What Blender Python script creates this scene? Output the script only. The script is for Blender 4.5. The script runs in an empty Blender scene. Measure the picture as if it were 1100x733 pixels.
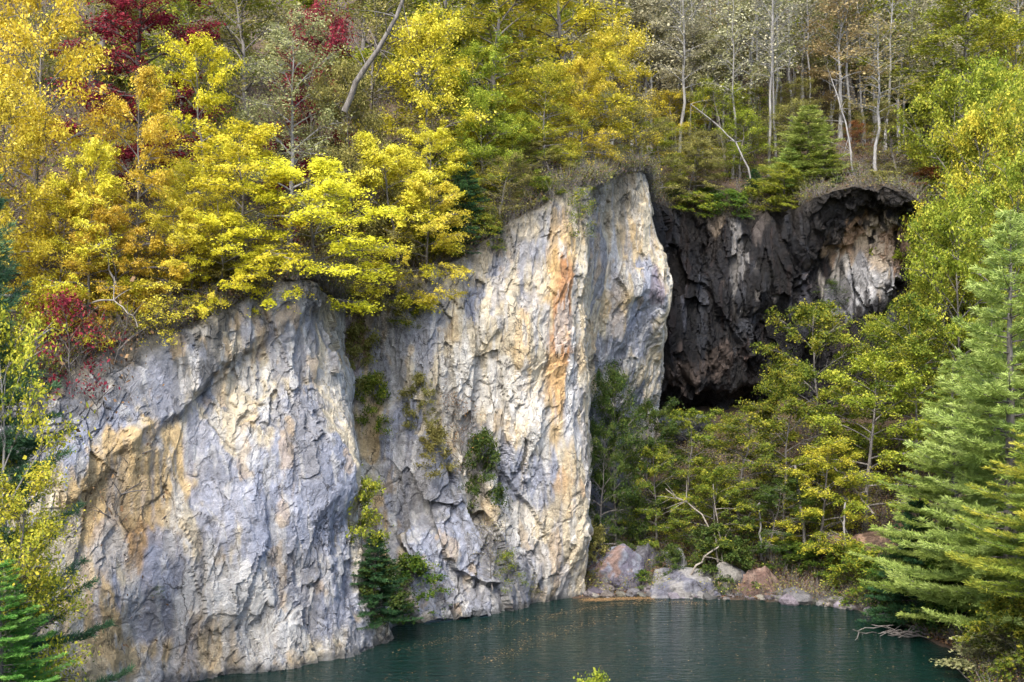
import bpy, bmesh, math, random
import numpy as np
from mathutils import Vector

C = bpy.context.scene.collection
F = 1180.0                     # focal length in pixels of the 1100 px wide photograph
CAMZ, HOR = 15.0, 400.0        # eye height over the water, horizon row

def P(px, py, Y):
    return np.array([(px - 550.0) * Y / F, Y, CAMZ + (HOR - py) * Y / F])

def lin(h):
    h = h.lstrip('#'); c = [int(h[i:i+2], 16) / 255 for i in (0, 2, 4)]
    return tuple(x / 12.92 if x <= .04045 else ((x + .055) / 1.055) ** 2.4 for x in c)

# ------------------------------------------------------------------ noise
def _hash(ix, iy, iz, seed):
    with np.errstate(over='ignore'):
        h = (ix.astype(np.int64) * 374761393 + iy.astype(np.int64) * 668265263 +
             iz.astype(np.int64) * 2147483647 + seed * 1274126177).astype(np.uint64)
        h = (h ^ (h >> np.uint64(13))) * np.uint64(1274126177)
        h = (h ^ (h >> np.uint64(16))) * np.uint64(2246822519)
        h = h ^ (h >> np.uint64(15))
    return (h & np.uint64(0xFFFFFF)).astype(np.float64) / float(0xFFFFFF)

def vnoise(p, seed=0):
    i = np.floor(p).astype(np.int64); f = p - i
    u = f * f * f * (f * (f * 6 - 15) + 10)
    r = 0
    for dx in (0, 1):
        wx = u[:, 0] if dx else 1 - u[:, 0]
        for dy in (0, 1):
            wy = u[:, 1] if dy else 1 - u[:, 1]
            for dz in (0, 1):
                wz = u[:, 2] if dz else 1 - u[:, 2]
                r = r + wx * wy * wz * _hash(i[:, 0] + dx, i[:, 1] + dy, i[:, 2] + dz, seed)
    return r * 2 - 1

def fbm(p, seed=0, oct=4, gain=.5):
    a, s, r = 1.0, 0.0, 0
    for o in range(oct):
        r = r + a * vnoise(p, seed + o * 17); s += a; a *= gain
        p = p * 2.03 + 11.3
    return r / s * 1.5

def facets(p, seed=0, tilt=.8):
    """blocky fractured-rock displacement: every Voronoi cell is one tilted plane; returns (height, edge distance, cell value)"""
    i = np.floor(p).astype(np.int64)
    n = len(p)
    best = np.full(n, 1e9); second = np.full(n, 1e9)
    val = np.zeros(n); cellv = np.zeros(n)
    for dx in (-1, 0, 1):
        for dy in (-1, 0, 1):
            for dz in (-1, 0, 1):
                cx, cy, cz = i[:, 0] + dx, i[:, 1] + dy, i[:, 2] + dz
                q = np.stack([cx + _hash(cx, cy, cz, seed), cy + _hash(cx, cy, cz, seed + 1), cz + _hash(cx, cy, cz, seed + 2)], 1)
                d = p - q
                dd = np.sqrt((d * d).sum(1))
                h0 = _hash(cx, cy, cz, seed + 3)
                hv = h0 * 2 - 1 + tilt * ((_hash(cx, cy, cz, seed + 4) - .5) * d[:, 0] + (_hash(cx, cy, cz, seed + 5) - .5) * d[:, 1]
                                          + (_hash(cx, cy, cz, seed + 6) - .5) * d[:, 2]) * 2
                m = dd < best
                second = np.where(m, best, np.minimum(second, dd))
                val = np.where(m, hv, val); cellv = np.where(m, h0, cellv)
                best = np.where(m, dd, best)
    return val, second - best, cellv

def sstep(a, b, x):
    t = np.clip((x - a) / (b - a), 0, 1); return t * t * (3 - 2 * t)

# ------------------------------------------------------------------ mesh helpers
def mesh_np(name, V, Q, mats=None, face_attr=None, vcol=None, vfloat=None, smooth=False, midx=None):
    V = np.asarray(V, np.float32); Q = np.asarray(Q, np.int32)
    me = bpy.data.meshes.new(name)
    k = Q.shape[1]
    me.vertices.add(len(V)); me.vertices.foreach_set('co', V.ravel())
    me.loops.add(Q.size); me.loops.foreach_set('vertex_index', Q.ravel())
    me.polygons.add(len(Q))
    me.polygons.foreach_set('loop_start', np.arange(0, Q.size, k, dtype=np.int32))
    me.polygons.foreach_set('use_smooth', np.full(len(Q), smooth, dtype=bool))
    for m in (mats or []): me.materials.append(m)
    if midx is not None: me.polygons.foreach_set('material_index', np.asarray(midx, np.int32))
    if face_attr is not None:
        a = me.attributes.new('v', 'FLOAT', 'FACE'); a.data.foreach_set('value', np.asarray(face_attr, np.float32))
    if vcol is not None:
        a = me.attributes.new('Col', 'FLOAT_COLOR', 'POINT')
        cc = np.ones((len(V), 4), np.float32); cc[:, :3] = vcol; a.data.foreach_set('color', cc.ravel())
    for nm, arr in (vfloat or {}).items():
        a = me.attributes.new(nm, 'FLOAT', 'POINT'); a.data.foreach_set('value', np.asarray(arr, np.float32))
    me.update(calc_edges=True); me.validate()
    return me

def link(name, me, parent=None, **props):
    o = bpy.data.objects.new(name, me); C.objects.link(o)
    if parent is not None: o.parent = parent
    for k, v in props.items(): o[k] = v
    return o

def grid_faces(nu, nv):
    a = np.arange(nu * nv).reshape(nu, nv)
    return np.stack([a[:-1, :-1], a[1:, :-1], a[1:, 1:], a[:-1, 1:]], -1).reshape(-1, 4)

class Tubes:
    """collects tapered tubes along polylines"""
    def __init__(s): s.V = []; s.Q = []; s.n = 0
    def add(s, pts, rad, sides=6, flare=0):
        pts = np.asarray(pts, float); m = len(pts)
        t = np.gradient(pts, axis=0); t /= np.linalg.norm(t, axis=1)[:, None] + 1e-9
        up = np.array([0, 0, 1.0]) if abs(t[0][2]) < .9 else np.array([1.0, 0, 0])
        a = np.cross(t, up); a /= np.linalg.norm(a, axis=1)[:, None] + 1e-9
        b = np.cross(t, a)
        th = np.linspace(0, 2 * math.pi, sides, endpoint=False)
        ring = pts[:, None, :] + np.asarray(rad)[:, None, None] * (np.cos(th)[None, :, None] * a[:, None, :] + np.sin(th)[None, :, None] * b[:, None, :])
        base = s.n
        s.V.append(ring.reshape(-1, 3))
        idx = base + np.arange(m * sides).reshape(m, sides)
        nx = np.roll(idx, -1, 1)
        s.Q.append(np.stack([idx[:-1], nx[:-1], nx[1:], idx[1:]], -1).reshape(-1, 4))
        s.n += m * sides
    def mesh(s, name, mat):
        return mesh_np(name, np.concatenate(s.V), np.concatenate(s.Q), [mat], smooth=True)

def leaf_quads(c, nrm, size, ratio, rng):
    n = len(c)
    nrm = nrm / (np.linalg.norm(nrm, axis=1)[:, None] + 1e-9)
    r = rng.normal(size=(n, 3))
    a = r - (r * nrm).sum(1)[:, None] * nrm; a /= np.linalg.norm(a, axis=1)[:, None] + 1e-9
    b = np.cross(nrm, a)
    s = size[:, None] if np.ndim(size) else size
    V = np.stack([c - a * s * .5, c + b * s * ratio * .5 + a * s * .06, c + a * s * .5, c - b * s * ratio * .5 + a * s * .06], 1)
    return V.reshape(-1, 3), np.arange(4 * n).reshape(n, 4)

def strips(c, d, length, width, rng):
    """thin quads from c along d (needles, twigs, grass)"""
    n = len(c)
    d = d / (np.linalg.norm(d, axis=1)[:, None] + 1e-9)
    r = rng.normal(size=(n, 3)); b = np.cross(d, r); b /= np.linalg.norm(b, axis=1)[:, None] + 1e-9
    L = length[:, None] if np.ndim(length) else length
    W = width[:, None] if np.ndim(width) else width
    V = np.stack([c - b * W * .5, c + b * W * .5, c + d * L + b * W * .25, c + d * L - b * W * .25], 1)
    return V.reshape(-1, 3), np.arange(4 * n).reshape(n, 4)

# ------------------------------------------------------------------ materials
def mat_new(name):
    m = bpy.data.materials.new(name); m.use_nodes = True
    nt = m.node_tree; nt.nodes.clear()
    return m, nt, nt.nodes.new, nt.links.new

def leaf_mat(name, c0, c1, c2, trans=.42, objvar=.03, rough=.6):
    m, nt, N, L = mat_new(name)
    out = N('ShaderNodeOutputMaterial')
    at = N('ShaderNodeAttribute'); at.attribute_name = 'v'
    rp = N('ShaderNodeValToRGB'); e = rp.color_ramp.elements
    e[0].position = .05; e[0].color = (*c0, 1); e[1].position = .95; e[1].color = (*c2, 1)
    x = e.new(.5); x.color = (*c1, 1)
    L(at.outputs['Fac'], rp.inputs['Fac'])
    oi = N('ShaderNodeObjectInfo')
    hs = N('ShaderNodeHueSaturation')
    mr = N('ShaderNodeMapRange'); mr.inputs['To Min'].default_value = .5 - objvar * .35; mr.inputs['To Max'].default_value = .5 + objvar * .35
    L(oi.outputs['Random'], mr.inputs['Value']); L(mr.outputs['Result'], hs.inputs['Hue'])
    mv = N('ShaderNodeMapRange'); mv.inputs['To Min'].default_value = .86; mv.inputs['To Max'].default_value = 1.1
    L(oi.outputs['Random'], mv.inputs['Value']); L(mv.outputs['Result'], hs.inputs['Value'])
    L(rp.outputs['Color'], hs.inputs['Color'])
    df = N('ShaderNodeBsdfPrincipled'); df.inputs['Roughness'].default_value = rough
    df.inputs['Specular IOR Level'].default_value = .12
    tr = N('ShaderNodeBsdfTranslucent')
    L(hs.outputs['Color'], df.inputs['Base Color']); L(hs.outputs['Color'], tr.inputs['Color'])
    mx = N('ShaderNodeMixShader'); mx.inputs[0].default_value = trans
    L(df.outputs[0], mx.inputs[1]); L(tr.outputs[0], mx.inputs[2]); L(mx.outputs[0], out.inputs[0])
    return m

def bark_mat(name, c0, c1, scale=6.0):
    m, nt, N, L = mat_new(name)
    out = N('ShaderNodeOutputMaterial'); b = N('ShaderNodeBsdfPrincipled'); b.inputs['Roughness'].default_value = .9
    tc = N('ShaderNodeTexCoord'); mp = N('ShaderNodeMapping'); mp.inputs['Scale'].default_value = (1, 1, .25)
    ns = N('ShaderNodeTexNoise'); ns.inputs['Scale'].default_value = scale; ns.inputs['Detail'].default_value = 5
    L(tc.outputs['Object'], mp.inputs[0]); L(mp.outputs[0], ns.inputs['Vector'])
    rp = N('ShaderNodeValToRGB'); e = rp.color_ramp.elements
    e[0].position = .35; e[0].color = (*c0, 1); e[1].position = .65; e[1].color = (*c1, 1)
    L(ns.outputs['Fac'], rp.inputs[0]); L(rp.outputs[0], b.inputs['Base Color'])
    bp = N('ShaderNodeBump'); bp.inputs['Strength'].default_value = .6; bp.inputs['Distance'].default_value = .03
    L(ns.outputs['Fac'], bp.inputs['Height']); L(bp.outputs[0], b.inputs['Normal']); L(b.outputs[0], out.inputs[0])
    return m

def rock_mat(name, attr=True, c=(.3, .3, .3)):
    """rock whose stain colours come from the 'Col' attribute, with fine mineral speckle, hairline fractures and grain"""
    m, nt, N, L = mat_new(name)
    out = N('ShaderNodeOutputMaterial'); b = N('ShaderNodeBsdfPrincipled')
    tc = N('ShaderNodeTexCoord')
    at = N('ShaderNodeAttribute'); at.attribute_name = 'Col'
    wet = N('ShaderNodeAttribute'); wet.attribute_name = 'wet'
    n1 = N('ShaderNodeTexNoise'); n1.inputs['Scale'].default_value = 2.6; n1.inputs['Detail'].default_value = 9; n1.inputs['Roughness'].default_value = .68
    n2 = N('ShaderNodeTexNoise'); n2.inputs['Scale'].default_value = 14; n2.inputs['Detail'].default_value = 6; n2.inputs['Roughness'].default_value = .7
    L(tc.outputs['Object'], n1.inputs['Vector']); L(tc.outputs['Object'], n2.inputs['Vector'])
    mr = N('ShaderNodeMapRange'); mr.inputs['From Min'].default_value = .3; mr.inputs['From Max'].default_value = .7
    mr.inputs['To Min'].default_value = .62; mr.inputs['To Max'].default_value = 1.28
    L(n1.outputs['Fac'], mr.inputs['Value'])
    m2 = N('ShaderNodeMapRange'); m2.inputs['From Min'].default_value = .3; m2.inputs['From Max'].default_value = .7
    m2.inputs['To Min'].default_value = .8; m2.inputs['To Max'].default_value = 1.18
    L(n2.outputs['Fac'], m2.inputs['Value'])
    mu = N('ShaderNodeMath'); mu.operation = 'MULTIPLY'; L(mr.outputs[0], mu.inputs[0]); L(m2.outputs[0], mu.inputs[1])
    vm = N('ShaderNodeVectorMath'); vm.operation = 'SCALE'
    L(at.outputs['Color'], vm.inputs[0]); L(mu.outputs[0], vm.inputs['Scale'])
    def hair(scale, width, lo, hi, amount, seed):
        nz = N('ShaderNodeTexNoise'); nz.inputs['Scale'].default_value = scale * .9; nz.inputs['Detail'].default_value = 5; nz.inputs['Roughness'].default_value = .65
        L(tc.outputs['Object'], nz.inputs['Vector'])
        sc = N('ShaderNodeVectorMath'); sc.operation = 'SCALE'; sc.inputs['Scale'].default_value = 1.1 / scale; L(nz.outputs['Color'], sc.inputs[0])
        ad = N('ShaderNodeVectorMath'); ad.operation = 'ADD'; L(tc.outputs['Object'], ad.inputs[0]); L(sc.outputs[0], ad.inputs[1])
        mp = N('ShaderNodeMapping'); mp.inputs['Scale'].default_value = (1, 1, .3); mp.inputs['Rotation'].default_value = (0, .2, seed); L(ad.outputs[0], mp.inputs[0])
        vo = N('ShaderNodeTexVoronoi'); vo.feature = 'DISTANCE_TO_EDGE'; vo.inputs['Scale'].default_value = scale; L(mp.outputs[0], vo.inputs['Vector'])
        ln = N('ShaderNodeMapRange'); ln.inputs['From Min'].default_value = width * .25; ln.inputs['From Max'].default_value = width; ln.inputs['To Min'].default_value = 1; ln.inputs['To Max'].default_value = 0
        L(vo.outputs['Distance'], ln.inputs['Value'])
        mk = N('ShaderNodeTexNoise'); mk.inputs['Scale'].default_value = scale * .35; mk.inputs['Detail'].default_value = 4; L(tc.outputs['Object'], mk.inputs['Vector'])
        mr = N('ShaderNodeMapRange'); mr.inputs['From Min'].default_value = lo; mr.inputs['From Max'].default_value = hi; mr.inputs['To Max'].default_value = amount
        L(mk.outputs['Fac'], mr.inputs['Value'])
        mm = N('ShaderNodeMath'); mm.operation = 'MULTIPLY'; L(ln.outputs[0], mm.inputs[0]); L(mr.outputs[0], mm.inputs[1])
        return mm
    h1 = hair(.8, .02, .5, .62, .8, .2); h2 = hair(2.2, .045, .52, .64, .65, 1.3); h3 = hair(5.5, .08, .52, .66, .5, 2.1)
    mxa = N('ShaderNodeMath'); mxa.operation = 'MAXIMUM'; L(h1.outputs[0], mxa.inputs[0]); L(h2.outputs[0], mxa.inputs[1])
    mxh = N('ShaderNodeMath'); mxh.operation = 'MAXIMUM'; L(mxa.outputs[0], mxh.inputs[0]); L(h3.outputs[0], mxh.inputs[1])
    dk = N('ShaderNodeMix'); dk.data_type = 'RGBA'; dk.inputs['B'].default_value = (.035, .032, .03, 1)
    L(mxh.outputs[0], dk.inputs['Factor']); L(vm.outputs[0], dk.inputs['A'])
    L(dk.outputs['Result'], b.inputs['Base Color'])
    rr = N('ShaderNodeMapRange'); rr.inputs['To Min'].default_value = .9; rr.inputs['To Max'].default_value = .38
    L(wet.outputs['Fac'], rr.inputs['Value']); L(rr.outputs[0], b.inputs['Roughness']); b.inputs['Specular IOR Level'].default_value = .25
    a1 = N('ShaderNodeMath'); a1.operation = 'MULTIPLY_ADD'; a1.inputs[1].default_value = -.35
    L(mxh.outputs[0], a1.inputs[0]); L(n1.outputs['Fac'], a1.inputs[2])
    a2 = N('ShaderNodeMath'); a2.operation = 'MULTIPLY_ADD'; a2.inputs[1].default_value = .5
    L(n2.outputs['Fac'], a2.inputs[0]); L(a1.outputs[0], a2.inputs[2])
    bp = N('ShaderNodeBump'); bp.inputs['Strength'].default_value = 1; bp.inputs['Distance'].default_value = .2
    L(a2.outputs[0], bp.inputs['Height']); L(bp.outputs[0], b.inputs['Normal'])
    L(b.outputs[0], out.inputs[0])
    return m

def ground_mat(name, cols, scale=.8):
    m, nt, N, L = mat_new(name)
    out = N('ShaderNodeOutputMaterial'); b = N('ShaderNodeBsdfPrincipled'); b.inputs['Roughness'].default_value = .95
    tc = N('ShaderNodeTexCoord')
    n1 = N('ShaderNodeTexNoise'); n1.inputs['Scale'].default_value = scale; n1.inputs['Detail'].default_value = 10; n1.inputs['Roughness'].default_value = .75
    L(tc.outputs['Object'], n1.inputs['Vector'])
    rp = N('ShaderNodeValToRGB'); e = rp.color_ramp.elements
    e[0].position = .32; e[0].color = (*cols[0], 1); e[1].position = .68; e[1].color = (*cols[-1], 1)
    for k, c in enumerate(cols[1:-1]):
        x = e.new(.32 + .36 * (k + 1) / (len(cols) - 1)); x.color = (*c, 1)
    L(n1.outputs['Fac'], rp.inputs[0]); L(rp.outputs[0], b.inputs['Base Color'])
    n2 = N('ShaderNodeTexNoise'); n2.inputs['Scale'].default_value = 9; n2.inputs['Detail'].default_value = 6
    L(tc.outputs['Object'], n2.inputs['Vector'])
    bp = N('ShaderNodeBump'); bp.inputs['Strength'].default_value = 1; bp.inputs['Distance'].default_value = .12
    L(n2.outputs['Fac'], bp.inputs['Height']); L(bp.outputs[0], b.inputs['Normal']); L(b.outputs[0], out.inputs[0])
    return m

def water_mat():
    m, nt, N, L = mat_new('pond_water')
    out = N('ShaderNodeOutputMaterial'); b = N('ShaderNodeBsdfPrincipled')
    b.inputs['Base Color'].default_value = (.003, .0145, .0115, 1); b.inputs['Roughness'].default_value = .06
    b.inputs['IOR'].default_value = 1.33
    tc = N('ShaderNodeTexCoord')
    mp = N('ShaderNodeMapping'); mp.inputs['Scale'].default_value = (.55, 1.5, 1); mp.inputs['Rotation'].default_value = (0, 0, .12)
    L(tc.outputs['Object'], mp.inputs[0])
    n1 = N('ShaderNodeTexNoise'); n1.inputs['Scale'].default_value = 1.5; n1.inputs['Detail'].default_value = 4; n1.inputs['Roughness'].default_value = .62
    L(mp.outputs[0], n1.inputs['Vector'])
    n2 = N('ShaderNodeTexNoise'); n2.inputs['Scale'].default_value = .09; n2.inputs['Detail'].default_value = 2
    L(tc.outputs['Object'], n2.inputs['Vector'])
    gust = N('ShaderNodeMapRange'); gust.inputs['From Min'].default_value = .38; gust.inputs['From Max'].default_value = .62
    gust.inputs['To Min'].default_value = .35; gust.inputs['To Max'].default_value = 1
    L(n2.outputs['Fac'], gust.inputs['Value'])
    mu = N('ShaderNodeMath'); mu.operation = 'MULTIPLY'; L(n1.outputs['Fac'], mu.inputs[0]); L(gust.outputs[0], mu.inputs[1])
    bp = N('ShaderNodeBump'); bp.inputs['Strength'].default_value = 1; bp.inputs['Distance'].default_value = .5
    L(mu.outputs[0], bp.inputs['Height']); L(bp.outputs[0], b.inputs['Normal']); L(b.outputs[0], out.inputs[0])
    return m

LM = {
 'gold':   leaf_mat('golden_leaf', (.28, .26, .02), (.59, .51, .04), (.80, .69, .12)),
 'orange': leaf_mat('orange_gold_leaf', (.32, .23, .02), (.61, .46, .04), (.80, .62, .12)),
 'yellow': leaf_mat('yellow_leaf', (.26, .27, .018), (.58, .52, .03), (.82, .72, .07)),
 'lime':   leaf_mat('yellow_green_leaf', (.09, .13, .014), (.23, .28, .028), (.48, .46, .06)),
 'olive':  leaf_mat('olive_leaf', (.10, .105, .03), (.24, .23, .06), (.42, .38, .12)),
 'sage':   leaf_mat('pale_sage_leaf', (.15, .17, .07), (.30, .31, .13), (.46, .44, .22)),
 'green':  leaf_mat('green_leaf', (.025, .065, .014), (.075, .14, .02), (.20, .25, .03)),
 'mixed':  leaf_mat('turning_leaf', (.045, .085, .014), (.14, .19, .024), (.40, .37, .04)),
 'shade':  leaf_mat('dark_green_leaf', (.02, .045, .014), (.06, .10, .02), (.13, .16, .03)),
 'red':    leaf_mat('crimson_leaf', (.08, .010, .018), (.20, .022, .038), (.38, .055, .07)),
 'rust':   leaf_mat('rust_leaf', (.12, .05, .02), (.27, .12, .04), (.42, .22, .08)),
 'tan':    leaf_mat('pale_tan_leaf', (.20, .16, .08), (.36, .29, .13), (.52, .43, .20)),
 'needle': leaf_mat('pine_needle', (.12, .185, .04), (.28, .36, .08), (.46, .53, .17), trans=.2),
 'bluepine': leaf_mat('blue_green_needle', (.10, .15, .03), (.24, .31, .06), (.42, .48, .13), trans=.2),
 'deeppine': leaf_mat('deep_green_needle', (.025, .075, .04), (.07, .15, .07), (.14, .24, .11), trans=.2),
 'freshpine': leaf_mat('fresh_green_needle', (.03, .11, .02), (.10, .24, .04), (.24, .38, .08), trans=.2),
 'goldlime': leaf_mat('gold_green_leaf', (.10, .14, .016), (.36, .36, .035), (.62, .50, .06)),
 'goldpine': leaf_mat('yellow_tipped_needle', (.06, .12, .02), (.24, .28, .04), (.52, .44, .06), trans=.2),
 'mist': leaf_mat('haze_paled_leaf', (.27, .265, .16), (.44, .42, .26), (.60, .56, .37)),  # leaf colour lightened to stand in for haze over the far hillside
 'drift': leaf_mat('drifting_leaf', (.11, .065, .03), (.23, .135, .06), (.36, .24, .12), trans=.1),
 'dark':   leaf_mat('dark_needle', (.012, .04, .018), (.03, .08, .03), (.07, .14, .04), trans=.15),
 'litter': leaf_mat('fallen_leaf', (.05, .028, .016), (.13, .072, .038), (.25, .155, .08), trans=.1),
}
BK = {
 'grey': bark_mat('grey_bark', (.07, .062, .055), (.17, .155, .14)),
 'pale': bark_mat('pale_bark', (.12, .115, .11), (.24, .23, .215)),
 'dark': bark_mat('dark_bark', (.03, .026, .022), (.085, .072, .06)),
 'ash': bark_mat('ash_grey_bark', (.15, .147, .145), (.27, .265, .26)),
 'dead': bark_mat('bleached_dead_wood', (.12, .105, .085), (.24, .215, .18)),
}
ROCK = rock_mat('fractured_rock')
SOIL = ground_mat('leaf_covered_soil', [(.018, .014, .009), (.05, .032, .02), (.09, .058, .034), (.04, .038, .018)])
BANK = ground_mat('rocky_leaf_bank', [(.014, .012, .01), (.035, .024, .015), (.07, .042, .024), (.03, .034, .015)])
WATER = water_mat()

# ------------------------------------------------------------------ cliff control net: (px, py, depth) from foot to lip
ST = [
 [(-300,880,36),(-300,760,37),(-300,640,38),(-290,520,39),(-280,420,40)],
 [(-100,815,42.7),(-100,700,43.5),(-95,590,44.5),(-90,500,46),(-80,430,48)],
 [(40,770,48.5),(40,680,49),(45,590,50),(55,490,51),(60,412,53)],
 [(120,752,51),(125,650,51.8),(130,560,52.5),(140,465,53.5),(150,376,55.5)],
 [(230,736,53.5),(230,630,54.5),(230,530,55.5),(235,420,57),(240,330,58.5)],
 [(310,726,55.3),(305,620,56.5),(300,520,57.5),(300,400,59),(300,305,60.5)],
 [(385,715,57.5),(360,610,58.5),(345,510,59.5),(345,410,60.5),(340,305,62)],
 [(422,697,61),(385,590,61),(366,490,61.5),(360,400,62),(354,312,63.5)],
 [(415,682,64),(380,590,67),(371,490,69),(368,400,69.5),(366,315,70)],
 [(455,675,65.8),(430,590,68),(408,490,69.5),(400,400,70),(398,308,70)],
 [(500,669,67.3),(475,580,68),(455,490,69.5),(450,390,69.5),(445,290,70)],
 [(545,663,68.9),(522,570,69.3),(512,470,70.5),(505,370,70.5),(500,268,71)],
 [(580,654,71.4),(575,560,71.3),(570,460,71),(565,350,71),(555,232,72)],
 [(610,650,72.5),(610,550,72.2),(607,440,72),(605,320,72),(600,205,73)],
 [(626,647,73.4),(626,530,73),(630,420,73),(633,300,73.3),(636,192,75)],
 [(618,635,79),(621,530,79),(630,420,79),(636,310,78.5),(644,190,79)],
 [(634,618,84),(638,520,85),(645,428,83),(655,320,80.5),(665,188,82)],
 [(662,600,86),(666,500,88),(690,402,85),(700,310,82),(683,188,83)],
 [(688,585,88),(690,490,90.5),(708,390,87),(727,322,83),(690,190,84.5)],
 [(696,570,94),(696,470,96),(700,405,93.5),(706,320,92),(696,215,91)],
]
NPALE = len(ST)
SD = [
 [(660,565,94),(660,470,97),(660,410,96),(660,320,95),(655,212,93)],
 [(690,565,95),(690,470,98),(694,410,96),(698,320,95),(694,212,93)],
 [(712,560,98),(712,455,101),(715,395,97.5),(716,310,97),(714,220,97)],
 [(750,555,98),(750,448,104),(755,415,96.5),(760,310,96.5),(758,226,97.5)],
 [(790,550,98),(790,446,106),(795,408,98),(800,310,96),(800,224,97)],
 [(830,548,97),(830,440,103),(830,385,98),(835,300,95.5),(835,218,96.5)],
 [(880,545,96),(880,440,98),(880,360,96),(882,275,95.5),(880,214,92)],
 [(930,545,94.5),(930,440,95),(930,330,94),(932,250,95),(930,203,89)],
 [(968,545,93),(970,440,93),(970,330,93),(974,240,94),(976,203,87.5)],
 [(985,545,95),(985,440,95),(986,340,95),(990,270,96),(988,212,95)],
 [(1100,560,98),(1100,450,99),(1100,380,100),(1100,300,101),(1100,215,102)],
 [(1400,560,100),(1400,450,101),(1400,380,103),(1400,300,105),(1400,215,107)],
]
def net(st): return np.array([[P(*q) for q in s] for s in st])
G1, G2 = net(ST), net(SD)

def densify(G, ds, nv, su=3, sv=None):
    """resample the control net to a fine grid (linear along the wall, smoothed)"""
    seg = np.linalg.norm(np.diff(G[:, 2], axis=0), axis=1)
    us = []
    for i, l in enumerate(seg):
        n = max(3, int(l / (ds * 4 if (l > 30 or (len(G) > 15 and i < 1)) else ds)))
        us.append(i + np.arange(n) / n)
    us = np.concatenate(us + [[len(G) - 1]])
    i0 = np.minimum(us.astype(int), len(G) - 2); f = (us - i0)[:, None, None]
    A = G[i0] * (1 - f) + G[i0 + 1] * f
    vs = np.linspace(0, G.shape[1] - 1, nv); j0 = np.minimum(vs.astype(int), G.shape[1] - 2); g = (vs - j0)[None, :, None]
    B = A[:, j0] * (1 - g) + A[:, j0 + 1] * g
    def sm(X, ax, k):
        for _ in range(k):
            Z = np.concatenate([X.take([0], ax), X, X.take([-1], ax)], ax)
            n = X.shape[ax]
            X = (Z.take(range(0, n), ax) + 2 * Z.take(range(1, n + 1), ax) + Z.take(range(2, n + 2), ax)) / 4
        return X
    return sm(sm(B, 0, su * 4), 1, sv if sv else nv // 6)

def surf_normals(B):
    du = np.gradient(B, axis=0); dv = np.gradient(B, axis=1)
    n = np.cross(du, dv); return n / (np.linalg.norm(n, axis=2)[..., None] + 1e-9)

# --- hill behind the cliff lip, bank inside the pit
TOP = np.concatenate([G1[:, -1], G2[1:, -1]])
TOP2 = TOP[:, :2]
SHORE = np.array([P(px, py, 17700 / (py - 400))[:2] for px, py in
   [(626,643),(700,640),(800,645),(880,650),(930,658),(965,668),(990,685),(1028,702),(1040,733)]] + [(21,46),(12,42),(-8,41),(-22,41)]
   + [tuple(G1[i, 0, :2]) for i in range(2, 14)])
SSL = np.array([.35,.5,.52,.55,.6,.65,.65,.5,.42] + [.32,.3,.3,.3] + [.15] * 12)

def seg_dist(p, poly, closed=False):
    a = poly; b = np.roll(poly, -1, 0)
    if not closed: a, b = a[:-1], b[:-1]
    best = np.full(len(p), 1e9)
    for q, r in zip(a, b):
        d = r - q; t = np.clip(((p - q) @ d) / (d @ d + 1e-9), 0, 1)
        best = np.minimum(best, np.linalg.norm(p - (q + t[:, None] * d), axis=1))
    return best
def inside(p, poly):
    r = np.zeros(len(p), bool); n = len(poly)
    for i in range(n):
        (x0, y0), (x1, y1) = poly[i], poly[(i + 1) % n]
        c = ((y0 > p[:, 1]) != (y1 > p[:, 1])) & (p[:, 0] < (x1 - x0) * (p[:, 1] - y0) / (y1 - y0 + 1e-12) + x0)
        r ^= c
    return r
HILLPOLY = np.concatenate([TOP2, [(400, TOP2[-1, 1]), (400, 600), (-400, 600), (-400, TOP2[0, 1])]])

def idw(p, pts, vals, k=3):
    d = np.linalg.norm(p[:, None, :] - pts[None], axis=2) + .3
    w = 1 / d ** k
    return (w * vals).sum(1) / w.sum(1)
TS = np.concatenate([TOP[i] * (1 - t) + TOP[i + 1] * t for i in range(len(TOP) - 1) for t in (0., .25, .5, .75)]).reshape(-1, 3)
def hill_z(p):
    p = np.asarray(p, float)
    d = seg_dist(p, TOP2)
    z = idw(p, TS[:, :2], TS[:, 2])
    q = np.c_[p * .16, np.zeros(len(p))]
    rise = .58 * d
    rise = np.where(d > 150, .58 * 150 + .15 * (d - 150), rise)
    return z + rise + fbm(q, 5, 4) * .7 * np.clip(d / 3, 0, 1) - .1
def bank_z(p):
    p = np.asarray(p, float)
    d = seg_dist(p, SHORE, True); ins = inside(p, SHORE)
    s = idw(p, SHORE, SSL, 2.5)
    q = np.c_[p * .25, np.zeros(len(p))]
    return -1.2 * sstep(.24, .16, s) * (~ins) + np.where(ins, -.3 * d, .06 * d + s * np.maximum(0, d - 2.2) + (fbm(q, 9, 4) * .5 + .05) * np.clip((d - 1) / 2.5, 0, 1) + .02)
def gz(x, y):
    p = np.array([[x, y]], float)
    return float(hill_z(p)[0]) if inside(p, HILLPOLY)[0] else float(bank_z(p)[0])

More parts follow.
